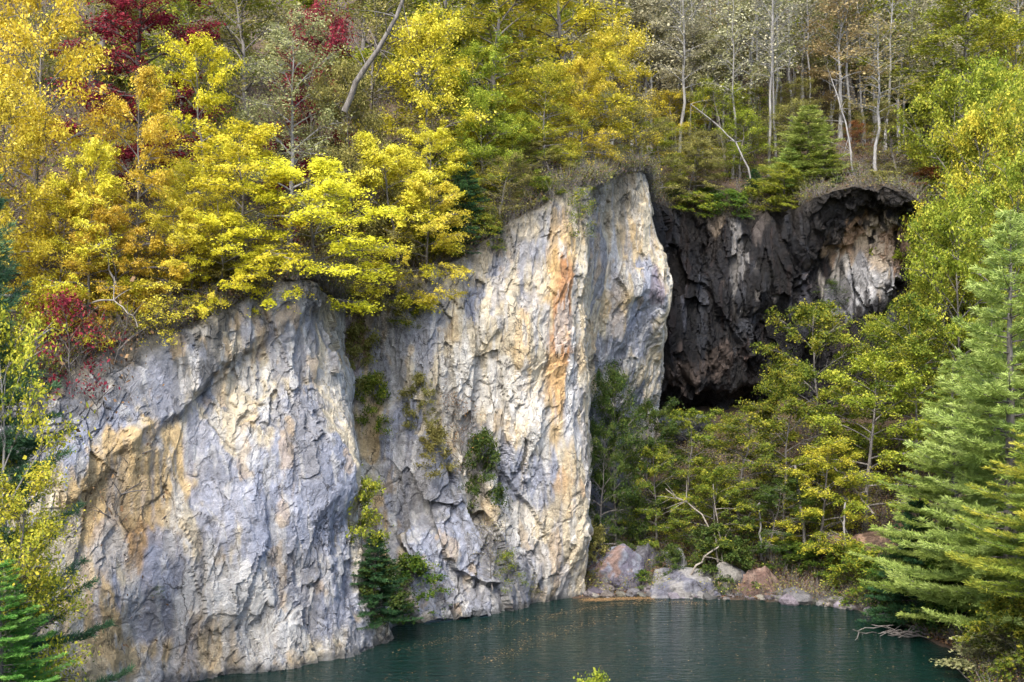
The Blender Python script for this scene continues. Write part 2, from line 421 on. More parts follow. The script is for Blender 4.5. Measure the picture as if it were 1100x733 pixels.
# ------------------------------------------------------------------ cliffs
def rock_disp(p, big=.42, mid=.19, small=.12, tiny=.08, crack=.07, rot=.16, seed=1, zs=.36):
    c, s = math.cos(rot), math.sin(rot)
    q = np.stack([p[:, 0] * c - p[:, 2] * s, p[:, 1], (p[:, 0] * s + p[:, 2] * c)], 1)
    q = q + .16 * np.stack([fbm(p * .6, seed + 50, 2), fbm(p * .6, seed + 60, 2), fbm(p * .6, seed + 70, 2)], 1)
    rg = np.stack([vnoise(p * 3.1, seed + 80), vnoise(p * 3.1, seed + 81), vnoise(p * 3.1, seed + 82)], 1) * .05
    q = q + rg
    q2 = q * np.array([1, 1, zs])
    D = big * fbm(p * np.array([.17, .17, .12]), seed, 3)
    D += .5 * big * fbm(p * np.array([.5, .5, .09]), seed + 3, 3)
    rough = .35 + .9 * sstep(-.35, .4, fbm(p * .22, seed + 45, 3))      # smooth faces beside broken ones
    f1, e1, c1 = facets(q2 / 2.7, seed + 10); D += mid * f1
    f2, e2, c2 = facets(q2 / 1.05 + 5.2, seed + 20); D += small * f2 * rough
    f3, e3, c3 = facets(q2 / .42 + 9.1, seed + 30); D += tiny * f3 * rough
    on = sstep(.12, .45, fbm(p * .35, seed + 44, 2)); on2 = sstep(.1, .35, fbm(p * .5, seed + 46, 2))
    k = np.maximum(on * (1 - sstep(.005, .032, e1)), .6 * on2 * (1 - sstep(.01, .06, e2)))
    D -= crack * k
    D += .03 * fbm(p * 2.6, seed + 33, 4)
    return D, c1, c2, c3, k

def paint(col, p, base, px, py, rx, rz, colour, amt, seed, rough=.55):
    """a mineral stain centred on the wall point nearest the given place, with a ragged outline; rx, rz in metres"""
    i = np.argmin(np.abs(base[:, 0] - 1e9) * 0 + ((HOR - (base[:, 2] - CAMZ) * F / base[:, 1]) - py) ** 2 + ((base[:, 0] * F / base[:, 1] + 550) - px) ** 2)
    c = base[i]
    d = p - c
    r = np.sqrt((d[:, 0] ** 2 + d[:, 1] ** 2) / rx ** 2 + d[:, 2] ** 2 / rz ** 2)
    n = fbm(p * np.array([1.0, 1.0, .13]), seed, 4) * rough + fbm(p * np.array([2.2, 2.2, .5]), seed + 7, 3) * rough * .35
    w = (min(1, amt * 1.1) * (1 - sstep(.75, 1.05, r + n)))[:, None]
    return col * (1 - w) + np.array(colour) * w

CREAM, WARM, BUFF = (.48, .42, .305), (.54, .40, .21), (.46, .40, .29)
GREY, BLUE, PALE = (.225, .228, .243), (.265, .282, .335), (.48, .47, .44)
RUST, DGREY, OCHRE = (.36, .19, .09), (.10, .10, .095), (.45, .31, .14)

def build_cliff(name, G, ds, nv, pale, label, su=3, sv=None):
    B = densify(G, ds, nv, su, sv); nu = B.shape[0]
    q = B.reshape(-1, 3)                                   # uneven broken outlines: corners and lip wander
    wob = np.stack([.7 * fbm(q * .2, 711 + k, 2) + .16 * fbm(q * np.array([.8, .8, .4]), 721 + k, 3) for k in range(3)], 1)
    wob[:, 2] *= sstep(.2, .95, np.tile(np.linspace(0, 1, nv), nu)) * 1.1
    wob[:, :2] *= (1 - (.8 if pale else 1.) * sstep(.7, 1., np.tile(np.linspace(0, 1, nv), nu)))[:, None]
    B = (q + wob).reshape(B.shape)
    N = surf_normals(B)
    base = B.reshape(-1, 3); nrm = N.reshape(-1, 3)
    v = np.tile(np.linspace(0, 1, nv), nu)
    px = base[:, 0] * F / base[:, 1] + 550; py = HOR - (base[:, 2] - CAMZ) * F / base[:, 1]
    if pale:
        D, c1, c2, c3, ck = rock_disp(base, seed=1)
        # the diagonal overhanging ledge that crosses the nearest slab
        lx = np.array([-50, 60, 110, 150, 190, 225, 260, 330, 372]); ly = np.array([640, 562, 520, 478, 450, 408, 385, 345, 318])
        yl = np.interp(px, lx, ly) + 9 * fbm(base * .9, 77, 3)
        over = sstep(4, -14, py - yl) * sstep(385, 340, px)
        D += .42 * over * (1 - .5 * sstep(10, 120, yl - py))
        # long near-vertical ribs of the tall pillar
        rib = sstep(440, 500, px) * sstep(480, 640, 1100 - px)
        fl, _, _ = facets(base * np.array([.9, .9, .16]) + 3, 91)
        D += .42 * rib * fl
        # stepped grey slabs at the pillar's foot
        st = sstep(395, 440, px) * sstep(600, 560, px) * sstep(470, 560, py)
        fs, _, _ = facets(np.stack([base[:, 0] * .55 + base[:, 2] * .22, base[:, 1] * .5, base[:, 2] * .2], 1) + 7, 97)
        D += .6 * st * fs
        # concave pocket over the patch on the pillar
        D -= .5 * np.exp(-(((px - 515) / 25) ** 2 + ((py - 325) / 40) ** 2))
    else:
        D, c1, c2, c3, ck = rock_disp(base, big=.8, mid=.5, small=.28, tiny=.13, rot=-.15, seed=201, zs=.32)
        fl, _, _ = facets(base * np.array([.6, .6, .1]) + 3, 291); D += .3 * fl
    fade = sstep(0, .04, 1 - v) * .7 + .3
    p = base + nrm * (D * fade)[:, None]
    p[:, 2] += .12 * fbm(base * 1.1, 300, 3) * fade
    # ---- colours of the stone
    n = len(p)
    st1 = fbm(base * np.array([.9, .9, .10]), 401, 4)      # vertical weather streaks
    st2 = fbm(base * np.array([2.6, 2.6, .22]), 411, 4)
    bl = fbm(base * np.array([.35, .35, .22]), 421, 4)
    fi = fbm(base * 2.2, 431, 4)
    def mix(a, b, w): return a * (1 - w[:, None]) + np.array(b) * w[:, None]
    wet = np.zeros(n)
    if pale:
        col = np.tile(np.array(CREAM), (n, 1))
        col = mix(col, PALE, sstep(-.1, .35, bl + .4 * fi) * .8)
        col = mix(col, BUFF, sstep(.0, .4, c1 - .5 + .3 * fi) * .6)
        for q in [
          # px, py, rx, rz, colour, amount      nearest slab
          (60,480,4.5,3.2,GREY,.95),(130,465,3.2,3.0,BLUE,.95),(180,420,3.0,2.5,GREY,.95),(40,400,4,3,DGREY,.6),
          (160,350,4,1.8,DGREY,.75),(250,330,4,2.2,DGREY,.8),(215,385,3,1.6,DGREY,.7),(320,350,2.6,3.5,GREY,.85),
          (110,600,6.5,4.6,CREAM,1),(200,520,3.2,5,CREAM,.9),(170,500,3.2,2.0,WARM,.95),(130,545,2.6,2.4,WARM,.95),(150,580,2.4,1.8,OCHRE,.6),(100,620,3.4,2.5,CREAM,.9),(255,500,1.4,6,CREAM,.85),(205,570,1.2,4,CREAM,.7),(250,690,3,3,CREAM,.8),(60,690,4,3,BUFF,.9),
          (70,650,3,3,BUFF,.9),(160,600,1.4,1.4,RUST,.4),(140,690,2.5,1.8,WARM,.7),(110,660,1.2,2.4,OCHRE,.6),
          (170,645,1.8,2,BLUE,.8),(200,640,2,2.6,GREY,.8),(190,600,1.2,2.4,BLUE,.7),(220,490,.9,3.2,BLUE,.75),
          (250,560,2,4,BLUE,.8),(320,580,3.4,6.0,BLUE,1),(345,520,2,5.5,BLUE,1),(335,640,2.4,3,GREY,.8),(370,640,1.8,3,BLUE,.8),
          (290,440,.7,4.5,PALE,.85),(265,480,.6,3.5,PALE,.8),(255,650,2.6,3.2,PALE,.8),(300,680,2.4,1.8,PALE,.7),(225,700,1.6,2,WARM,.45),
          (330,450,1.6,3,GREY,.8),(385,690,1.5,1.2,GREY,.8),
          # gully
          (385,360,1.6,3.4,RUST,.75),(392,440,1.4,3.4,WARM,.8),(395,320,2.2,1.6,(.12,.085,.06),.9),(440,330,2,3,GREY,.85),(405,560,1.0,3.5,OCHRE,.75),(422,610,1.1,2.6,(.40,.26,.13),.75),
          (425,470,1.5,3.6,BLUE,.85),(420,380,1.2,3,GREY,.7),
          # stepped slabs
          (470,590,3.4,4.6,BLUE,.9),(500,625,3.2,2.6,BLUE,.85),(450,520,2,3.2,GREY,.85),(540,600,2.4,3,GREY,.85),(505,640,3,1.2,GREY,.9),
          (560,630,2.2,1.8,GREY,.8),
          # tall pillar
          (470,330,1.0,2.6,GREY,.8),(512,320,1.3,2.3,BLUE,.95),(535,290,1.1,1.6,BLUE,.8),(455,390,.9,3.2,GREY,.8),(570,300,1.0,3.0,BLUE,.7),(590,285,1.2,2.0,BLUE,.8),
          (530,250,2.4,1.6,GREY,.75),(600,240,1.4,1.4,BLUE,.7),(560,235,1.6,1.2,BUFF,.7),(545,360,3.4,3.2,CREAM,.9),(580,370,1.4,6,CREAM,.9),(490,270,1.8,2.0,BUFF,.8),
          (605,270,1.0,2.8,OCHRE,.7),(604,320,1.3,3.8,OCHRE,.75),(608,345,.9,3.8,RUST,.85),(598,395,.8,3.4,RUST,.75),(590,420,1.2,3.4,OCHRE,.6),(560,390,.7,3.6,OCHRE,.45),
          (575,470,1.1,3.2,PALE,.8),(615,440,.8,4.5,PALE,.85),(540,430,1.6,3,PALE,.6),(500,420,1.2,3.0,PALE,.7),(548,475,.6,2.6,OCHRE,.4),
          (575,520,1.6,2.6,BLUE,.9),(540,520,1.6,3,BLUE,.85),(520,480,1.3,2.4,GREY,.7),(560,570,1.5,2,PALE,.55),(612,525,1.0,1.2,(.47,.34,.21),.85),
          (605,580,1.1,3.2,BUFF,.85),(612,620,.9,2.2,BUFF,.7),(585,610,1.2,2.4,GREY,.6),
          # far buttress
          (660,230,2.6,2.8,BUFF,.9),(680,260,1.6,2.6,WARM,.55),(645,290,1.4,4.0,GREY,.85),(640,240,1.0,3,GREY,.7),(700,320,2.0,2.6,BLUE,.85),(680,360,2.6,1.8,BLUE,.7),
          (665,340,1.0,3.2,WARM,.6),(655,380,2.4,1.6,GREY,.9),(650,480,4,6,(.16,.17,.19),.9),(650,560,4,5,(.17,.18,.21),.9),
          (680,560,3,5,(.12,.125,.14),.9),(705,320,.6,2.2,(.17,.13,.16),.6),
          ]:
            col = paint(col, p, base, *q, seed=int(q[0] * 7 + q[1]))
        k = sstep(.25, .55, st1 + .35 * st2); col = mix(col, BLUE, k * .5)
        k = sstep(.22, .5, st2 - .2 * st1); col = mix(col, PALE, k * .6)
        k = sstep(.35, .7, fbm(base * np.array([1.5, 1.5, .14]), 461, 4)); col = mix(col, (.15, .15, .155), k * .35)
        k = sstep(.38, .65, fbm(base * np.array([1.1, 1.1, .5]), 471, 4)); col = mix(col, OCHRE, k * .4)
        # dark waterline stain and lichen/soil near the lip
        k = sstep(.55, .1, p[:, 2] + .25 * fi); col = mix(col, (.075, .08, .08), k * .85); wet = k
        k = sstep(.86, 1.0, v + .07 * bl + .05 * fi); col = mix(col, (.10, .09, .065), k * .75)
        col *= (1 + .24 * (c2 - .5) + .16 * (c3 - .5) + .14 * (c1 - .5))[:, None]
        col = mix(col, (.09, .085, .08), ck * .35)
    else:
        col = np.tile(np.array((.007, .007, .009)), (n, 1))
        k = sstep(.0, .45, bl + .5 * fi); col = mix(col, (.017, .0135, .0125), k * .7)
        k = sstep(.25, .55, st1 + .4 * st2); col = mix(col, (.045, .049, .06), k * .75)
        k = sstep(.35, .6, st2 - .3 * st1); col = mix(col, (.034, .019, .014), k * .35)
        for q in [(790,275,1.2,3.4,(.24,.23,.22),.85),(800,300,.7,3,(.32,.31,.30),.7),(778,320,.8,1.8,(.27,.22,.18),.8),(772,240,1.6,.9,(.30,.24,.18),.6),
                  (812,310,.5,3.8,(.24,.22,.20),.8),(835,300,.5,2.6,(.2,.19,.18),.6),(820,240,1.2,2,(.13,.11,.10),.7),
                  (740,400,3.2,2.0,(.13,.10,.085),.85),(770,390,2.4,1.6,(.12,.09,.075),.8),(800,380,1.2,2.6,(.06,.04,.035),.8),
                  (905,270,1.6,2.2,(.34,.25,.17),.8),(925,255,1.6,2.4,(.36,.24,.16),.85),(945,275,1.8,2.6,(.40,.33,.25),.8),(915,300,1.8,2,(.40,.37,.33),.9),
                  (930,305,1.6,1.6,(.34,.34,.35),.8),(958,262,1.0,2.6,(.30,.19,.12),.7),(895,320,1.4,2,(.26,.26,.28),.7),(900,250,.5,3,(.03,.025,.022),.9),
                  (936,250,.35,2.6,(.03,.025,.022),.9),(962,245,.4,2.6,(.03,.025,.02),.8),(905,300,.3,2.4,(.03,.03,.03),.9),(860,330,1.8,2.2,(.07,.07,.085),.7),
                  (870,265,.8,2.6,(.16,.14,.13),.6),(735,330,.5,3,(.12,.125,.15),.6),(760,340,.4,4,(.10,.105,.13),.6),(720,280,.8,3,(.05,.052,.065),.7)]:
            col = paint(col, p, base, q[0], q[1], q[2] * (1.25 if q[0] > 885 else .6), q[3] * 1.2, tuple(x * (.95 if q[0] > 885 else .85) for x in q[4]), q[5], seed=int(q[0] * 5 + q[1]), rough=.6)
        k = sstep(.35, .6, fbm(base * np.array([2.0, 2.0, .14]), 561, 4)); col = mix(col, (.014, .014, .016), k * .85)
        k = sstep(.84, .92, v + .04 * fi) * sstep(840, 885, px); col = mix(col, (.012, .011, .011), k * .95)
        k = sstep(.93, 1.0, v + .05 * fi); col = mix(col, (.04, .033, .026), k * .6)
        col *= (1 + .7 * (c2 - .5) + .5 * (c3 - .5))[:, None]
        col *= (.75 + .25 * sstep(870, 900, px))[:, None]
        wet = np.clip(1 - col.mean(1) * 6, 0, 1) * .9
    # ---- the lip: a few rows folding back into the hillside
    K = 7
    tp = p.reshape(nu, nv, 3)[:, -1]
    bk = -N[:, -1].copy(); bk[:, 2] = 0
    for _ in range(30):
        bk = (np.roll(bk, 1, 0) + bk + np.roll(bk, -1, 0)) / 3
    bk /= np.linalg.norm(bk, axis=1)[:, None] + 1e-9
    rows = []
    for k in range(1, K + 1):
        r = tp + bk * (k * .5)
        zz = hill_z(r[:, :2]) + .1 if k > 2 else None
        r = r.copy()
        if k <= 2: r[:, 2] = tp[:, 2] + .18 * k
        else: r[:, 2] = np.maximum(np.minimum(zz, tp[:, 2] + .5 * k), tp[:, 2] - .3) - .12 * (k == K) 
        rows.append(r)
    allp = np.concatenate([p.reshape(nu, nv, 3), np.stack(rows, 1)], 1)
    lipc = np.array((.07, .055, .035))
    lc = np.tile(lipc, (nu, K, 1)) * (1 + .4 * fbm(np.stack(rows, 1).reshape(-1, 3) * 1.5, 611, 3)).reshape(nu, K, 1)
    allc = np.concatenate([col.reshape(nu, nv, 3), lc], 1)
    allw = np.concatenate([np.reshape(wet, (nu, nv)), np.zeros((nu, K))], 1)
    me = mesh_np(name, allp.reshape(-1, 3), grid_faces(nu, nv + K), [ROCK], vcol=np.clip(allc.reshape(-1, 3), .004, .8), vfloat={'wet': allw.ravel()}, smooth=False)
    link(name, me, kind='structure', label=label)
    return allp[:, :nv]

CL1 = build_cliff('cliff', G1, .075, 430, True, 'tall cream and blue-grey quarry cliff standing in the pond')
CL2 = build_cliff('dark_cliff', G2, .11, 240, False, 'black stained overhanging rock wall behind the trees')

def wall_point(px, py):
    """point of the built rock that stands at this place of the photograph, nearest first"""
    best = None
    for S in (CL1, CL2):
        q = S.reshape(-1, 3)
        sx = q[:, 0] * F / q[:, 1] + 550; sy = HOR - (q[:, 2] - CAMZ) * F / q[:, 1]
        d = (sx - px) ** 2 + (sy - py) ** 2
        k = np.where(d < 9)[0]
        if len(k):
            j = k[np.argmin(q[k, 1])]
            if best is None or q[j, 1] < best[1]: best = q[j]
    return best

# ------------------------------------------------------------------ terrain sheets
def sheet(name, x0, x1, y0, y1, step, zf, keep, mat, label):
    xs = np.arange(x0, x1 + step, step); ys = np.arange(y0, y1 + step, step)
    X, Y = np.meshgrid(xs, ys, indexing='ij'); p = np.c_[X.ravel(), Y.ravel()]
    z = zf(p); q = grid_faces(len(xs), len(ys))
    if keep is not None:
        k = keep(p); q = q[k[q].all(1)]
    used = np.unique(q); mp = np.zeros(len(p), int); mp[used] = np.arange(len(used))
    link(name, mesh_np(name, np.c_[p, z][used], mp[q], [mat], smooth=True), kind='structure', label=label)
sheet('hillside', -150, 190, 30, 330, 1.0, hill_z, lambda p: inside(p, HILLPOLY) & (seg_dist(p, TOP2) > .9), SOIL, 'steep leaf-strewn wooded hillside above the cliffs')
sheet('shore_bank', -50, 130, -70, 118, .75, bank_z, None, BANK, 'leaf-covered rocky bank around the pond')
me = mesh_np('ground', [(-1500, -1500, -9), (1500, -1500, -9), (1500, 1500, -9), (-1500, 1500, -9)], [(0, 1, 2, 3)], [SOIL]); link('ground', me, kind='structure')
me = mesh_np('pond_water', [(-40, 30, 0), (60, 30, 0), (60, 95, 0), (-40, 95, 0)], [(0, 1, 2, 3)], [WATER]); link('pond_water', me, kind='structure', label='dark green rippled pond water')

# ------------------------------------------------------------------ plants: prototypes
def tree_skeleton(rng, H, W, base, nlimb, lean=.05, rise=(.15, 1.0), tc=.45, sub=6, trunk_r=None, wob=.02):
    T = Tubes(); m = 10
    t = np.linspace(0, 1, m)
    az = rng.uniform(0, 6.28)
    off = np.cumsum(rng.normal(0, wob * H, (m, 2)), 0) * .5; off -= off[0]
    tr = np.c_[off[:, 0] + lean * H * t ** 1.5 * math.cos(az), off[:, 1] + lean * H * t ** 1.5 * math.sin(az), H * .97 * t]
    r0 = trunk_r or H * .016
    rad = r0 * (1 - .9 * t); rad[0] *= 1.35
    tr0 = tr.copy(); tr0[0, 2] = -.5
    T.add(tr0, rad, 8)
    sprays = []
    ga = rng.uniform(0, 6.28)
    for i in range(nlimb):
        s = base + (1 - base) * (i + rng.uniform(0, 1)) / nlimb * .98
        o = np.array([np.interp(s, t, tr[:, k]) for k in range(3)])
        ga += 2.4 + rng.normal(0, .3)
        u = (s - base) / (1 - base)
        prof = math.sqrt(max(.06, 1 - ((u - tc) / (1.02 - tc if u > tc else tc + .35)) ** 2))
        Ln = W / 2 * prof * rng.uniform(.7, 1.12)
        el = rise[0] + (rise[1] - rise[0]) * u + rng.normal(0, .1)
        d = np.array([math.cos(ga) * math.cos(el), math.sin(ga) * math.cos(el), math.sin(el)])
        k = np.linspace(0, 1, 6)
        side = np.array([-d[1], d[0], 0]) * rng.normal(0, .12)
        pts = o + Ln * (k[:, None] * d + (k ** 2)[:, None] * side + np.c_[np.zeros(6), np.zeros(6), .14 * k - .22 * k ** 2])
        rl = max(.012, np.interp(s, t, rad) * .55) * (1 - .85 * k)
        T.add(pts, rl, 5)
        sprays.append((pts[-1], d, Ln, u)); sprays.append((pts[4], d, Ln, u))
        for j in range(sub):
            q = rng.uniform(.25, .98)
            b = np.array([np.interp(q, k, pts[:, c]) for c in range(3)])
            sg = 1 if j % 2 else -1
            a2 = ga + sg * rng.uniform(.5, 1.15)
            e2 = el * .5 + rng.normal(.05, .18)
            d2 = np.array([math.cos(a2) * math.cos(e2), math.sin(a2) * math.cos(e2), math.sin(e2)])
            L2 = Ln * rng.uniform(.25, .5) * (1.15 - .4 * q)
            kk = np.linspace(0, 1, 4)
            p2 = b + L2 * (kk[:, None] * d2 + np.c_[np.zeros(4), np.zeros(4), -.1 * kk ** 2])
            T.add(p2, max(.008, r0 * .16) * (1 - .8 * kk), 4)
            sprays.append((p2[-1], d2, L2, u)); sprays.append((p2[2], d2, L2, u))
    return T, sprays, tr

def crown_mesh(name, rng, sprays, n, leaf, R, thick, droop=.15, up=1.0, jit=.7, ratio=.6, drop=0.0):
    S = [s for s in sprays if rng.uniform() > drop]
    c = np.array([s[0] for s in S]); d = np.array([s[1] for s in S]); u = np.array([s[3] for s in S])
    k = len(S)
    w = rng.uniform(.4, 1.6, k); w /= w.sum()
    idx = rng.choice(k, n, p=w)
    Rs = (R * rng.uniform(.65, 1.3, k))[idx]
    a = rng.uniform(0, 6.283, n); r = np.sqrt(rng.uniform(0, 1, n)) * (1 + .25 * rng.normal(size=n))
    dh = d[idx].copy(); dh[:, 2] = 0; dh /= np.linalg.norm(dh, axis=1)[:, None] + 1e-9
    side = np.stack([-dh[:, 1], dh[:, 0], np.zeros(n)], 1)
    x = np.cos(a) * r * Rs * 1.45; y = np.sin(a) * r * Rs * .6
    pos = c[idx] + dh * x[:, None] + side * y[:, None]
    tilt = rng.normal(0, .22, (k, 2))[idx]
    pos[:, 2] += rng.normal(0, thick, n) * Rs - droop * r ** 2 * Rs + tilt[:, 0] * x + tilt[:, 1] * y
    nr = np.stack([rng.normal(0, jit, n) + dh[:, 0] * .25, rng.normal(0, jit, n) + dh[:, 1] * .25, np.full(n, up)], 1)
    sz = leaf * np.clip(rng.lognormal(-.05, .38, n), .35, 2.0)
    V, Q = leaf_quads(pos, nr, sz, ratio, rng)
    sv = rng.normal(0, .16, k)[idx]
    val = np.clip(.5 + sv + rng.normal(0, .17, n) + .12 * (u[idx] - .5), 0, 1)
    return mesh_np(name, V, Q, [LM['lime']], face_attr=val)

def pine_parts(rng, H, W, base=.06, spacing=.5, per=5, nl=.17, nw=.03, needles=9, power=.85, sway=.1, upturn=.25):
    T = Tubes(); t = np.linspace(0, 1, 8)
    tr = np.c_[rng.normal(0, .03, 8) * t, rng.normal(0, .03, 8) * t, H * t]; tr[0, 2] = -.5
    T.add(tr, H * .014 * (1.03 - t), 8)
    cs, ds, vs = [], [], []
    z = base * H; ga = 0
    while z < H * .985:
        u = z / H
        ga += 1.1
        for b in range(per):
            az = ga + b * 6.283 / per + rng.normal(0, .25)
            L = W / 2 * ((1 - u) ** power) * rng.uniform(.55, 1.12) + .18
            el = .05 + .5 * u ** 2 + rng.normal(0, sway)
            d = np.array([math.cos(az) * math.cos(el), math.sin(az) * math.cos(el), math.sin(el)])
            k = np.linspace(0, 1, 5)
            zz = z + rng.normal(0, .12)
            pts = np.array([0, 0, zz]) + L * (k[:, None] * d + np.c_[np.zeros(5), np.zeros(5), -.12 * k + upturn * k ** 2.5])
            T.add(pts, (.012 + .012 * L) * (1 - .8 * k), 4)
            nt = max(3, int(L / .17))
            bv = rng.normal(0, .13)
            for j in range(nt):
                q = .18 + .82 * (j + rng.uniform(0, 1)) / nt
                o = np.array([np.interp(q, k, pts[:, c]) for c in range(3)])
                for sg in (-1, 1):
                    a2 = az + sg * rng.uniform(.45, 1.0)
                    L2 = (.18 + .32 * L * (1.02 - q)) * rng.uniform(.6, 1.1)
                    d2 = np.array([math.cos(a2), math.sin(a2), rng.normal(.16, .12)])
                    m = max(2, int(L2 / .11))
                    for w in range(m):
                        f = (w + .5) / m
                        cs.append(o + d2 * L2 * f); ds.append(d2 * .9 + np.array([0, 0, .35])); vs.append(.3 + bv + .45 * f * q + .1 * u)
        z += spacing * rng.uniform(.8, 1.2) * (1 - .3 * u)
    cs = np.array(cs); ds = np.array(ds); vs = np.array(vs)
    cs = np.repeat(cs, needles, 0); ds = np.repeat(ds, needles, 0); vs = np.repeat(vs, needles)
    n = len(cs)
    cs = cs + rng.normal(0, .03, (n, 3)); ds = ds + rng.normal(0, .5, (n, 3))
    V, Q = strips(cs, ds, nl * rng.uniform(.7, 1.3, n), nw * rng.uniform(.7, 1.3, n), rng)
    return T, V, Q, np.clip(vs + rng.normal(0, .1, n), 0, 1)

PROTO = {}
def add_proto(kind, H, W, trunk, crown):
    v = np.empty(len(crown.vertices) * 3, np.float32); crown.vertices.foreach_get('co', v); v = v.reshape(-1, 3)
    H = float(np.percentile(v[:, 2], 99.6)); W = 2 * float(np.percentile(np.hypot(v[:, 0], v[:, 1]), 97))
    PROTO.setdefault(kind, []).append((H, W, trunk, crown))

def make_protos():
    R = np.random.default_rng
    for k in range(4):     # rounded broadleaf, leafy to the ground
        rng = R(10 + k); T, S, _ = tree_skeleton(rng, 10, 9, .04, 30, .06, (-.15, 1.1), .38, 10)
        add_proto('broad', 10, 9, T.mesh('trunk', BK['grey']), crown_mesh('crown', rng, S, 34000, .135, .55, .3, drop=.22))
    for k in range(3):     # tall
        rng = R(30 + k); T, S, _ = tree_skeleton(rng, 16, 8, .08, 38, .04, (-.05, 1.1), .4, 10)
        add_proto('tall', 16, 8, T.mesh('trunk', BK['grey']), crown_mesh('crown', rng, S, 40000, .145, .55, .3, drop=.2, droop=.2))
    for k in range(4):     # layered sprays (beech, hornbeam, birch)
        rng = R(50 + k); T, S, _ = tree_skeleton(rng, 11, 9, .08, 24, .08, (-.15, .9), .36, 11)
        add_proto('layer', 11, 9, T.mesh('trunk', BK['grey']), crown_mesh('crown', rng, S, 31000, .135, .55, .18, droop=.3, jit=.65, drop=.25))
    for k in range(3):     # thin airy crown
        rng = R(70 + k); T, S, _ = tree_skeleton(rng, 12, 8, .06, 28, .10, (.05, 1.1), .45, 9)
        add_proto('airy', 12, 8, T.mesh('trunk', BK['grey']), crown_mesh('crown', rng, S, 17000, .13, .6, .35, drop=.2))
    for k in range(3):     # far woodland tree
        rng = R(90 + k); T, S, _ = tree_skeleton(rng, 16, 9, .35, 20, .05, (.3, 1.2), .5, 5)
        add_proto('wood', 16, 9, T.mesh('trunk', BK['grey']), crown_mesh('crown', rng, S, 11000, .25, 1.1, .2, drop=.15))
    for k in range(4):     # slender, nearly bare
        rng = R(110 + k); T, S, _ = tree_skeleton(rng, 20, 6, .38, 26, .05, (.5, 1.2), .4, 6, trunk_r=.15, wob=.012)
        add_proto('bare', 20, 6, T.mesh('trunk', BK['pale']), crown_mesh('crown', rng, S, 1500, .2, .9, .3, drop=.4))
    for k in range(2):
        rng = R(130 + k); T, V, Q, v = pine_parts(rng, 18, 8.5, .08, .55, 5, .17, .022, 10)
        add_proto('pine', 18, 8.5, T.mesh('trunk', BK['grey']), mesh_np('crown', V, Q, [LM['needle']], face_attr=v))
    rng = R(136); T, V, Q, v = pine_parts(rng, 16, 10, .34, .75, 5, .18, .022, 10)
    add_proto('high_pine', 16, 10, T.mesh('trunk', BK['grey']), mesh_np('crown', V, Q, [LM['needle']], face_attr=v))
    for k in range(2):
        rng = R(140 + k); T, V, Q, v = pine_parts(rng, 7, 5, .05, .34, 5, .15, .032, 6, .8, .12, .05)
        add_proto('hemlock', 7, 5, T.mesh('trunk', BK['dark']), mesh_np('crown', V, Q, [LM['dark']], face_attr=v))
    for k in range(4):     # shrubs, several stems from one foot
        rng = R(150 + k); T, S, _ = tree_skeleton(rng, 3, 3.4, .04, 18, .12, (.2, 1.1), .35, 7, trunk_r=.03)
        add_proto('shrub', 3, 3.4, T.mesh('stems', BK['dark']), crown_mesh('foliage', rng, S, 6500, .12, .3, .35, jit=.8, drop=.12))
    for k in range(3):     # sparse small-leaved shrub
        rng = R(190 + k); T, S, _ = tree_skeleton(rng, 3, 3.2, .03, 20, .14, (.1, 1.2), .4, 7, trunk_r=.028)
        add_proto('thin_shrub', 3, 3.2, T.mesh('stems', BK['grey']), crown_mesh('foliage', rng, S, 2300, .10, .32, .4, jit=.9, drop=.35))
    for k in range(3):     # bare twiggy shrub
        rng = R(170 + k); T, S, _ = tree_skeleton(rng, 3, 3, .03, 26, .1, (.5, 1.2), .4, 7, trunk_r=.03)
        add_proto('twiggy', 3, 3, T.mesh('stems', BK['grey']), crown_mesh('foliage', rng, S, 900, .05, .4, .3, jit=.8, drop=.3))
make_protos()

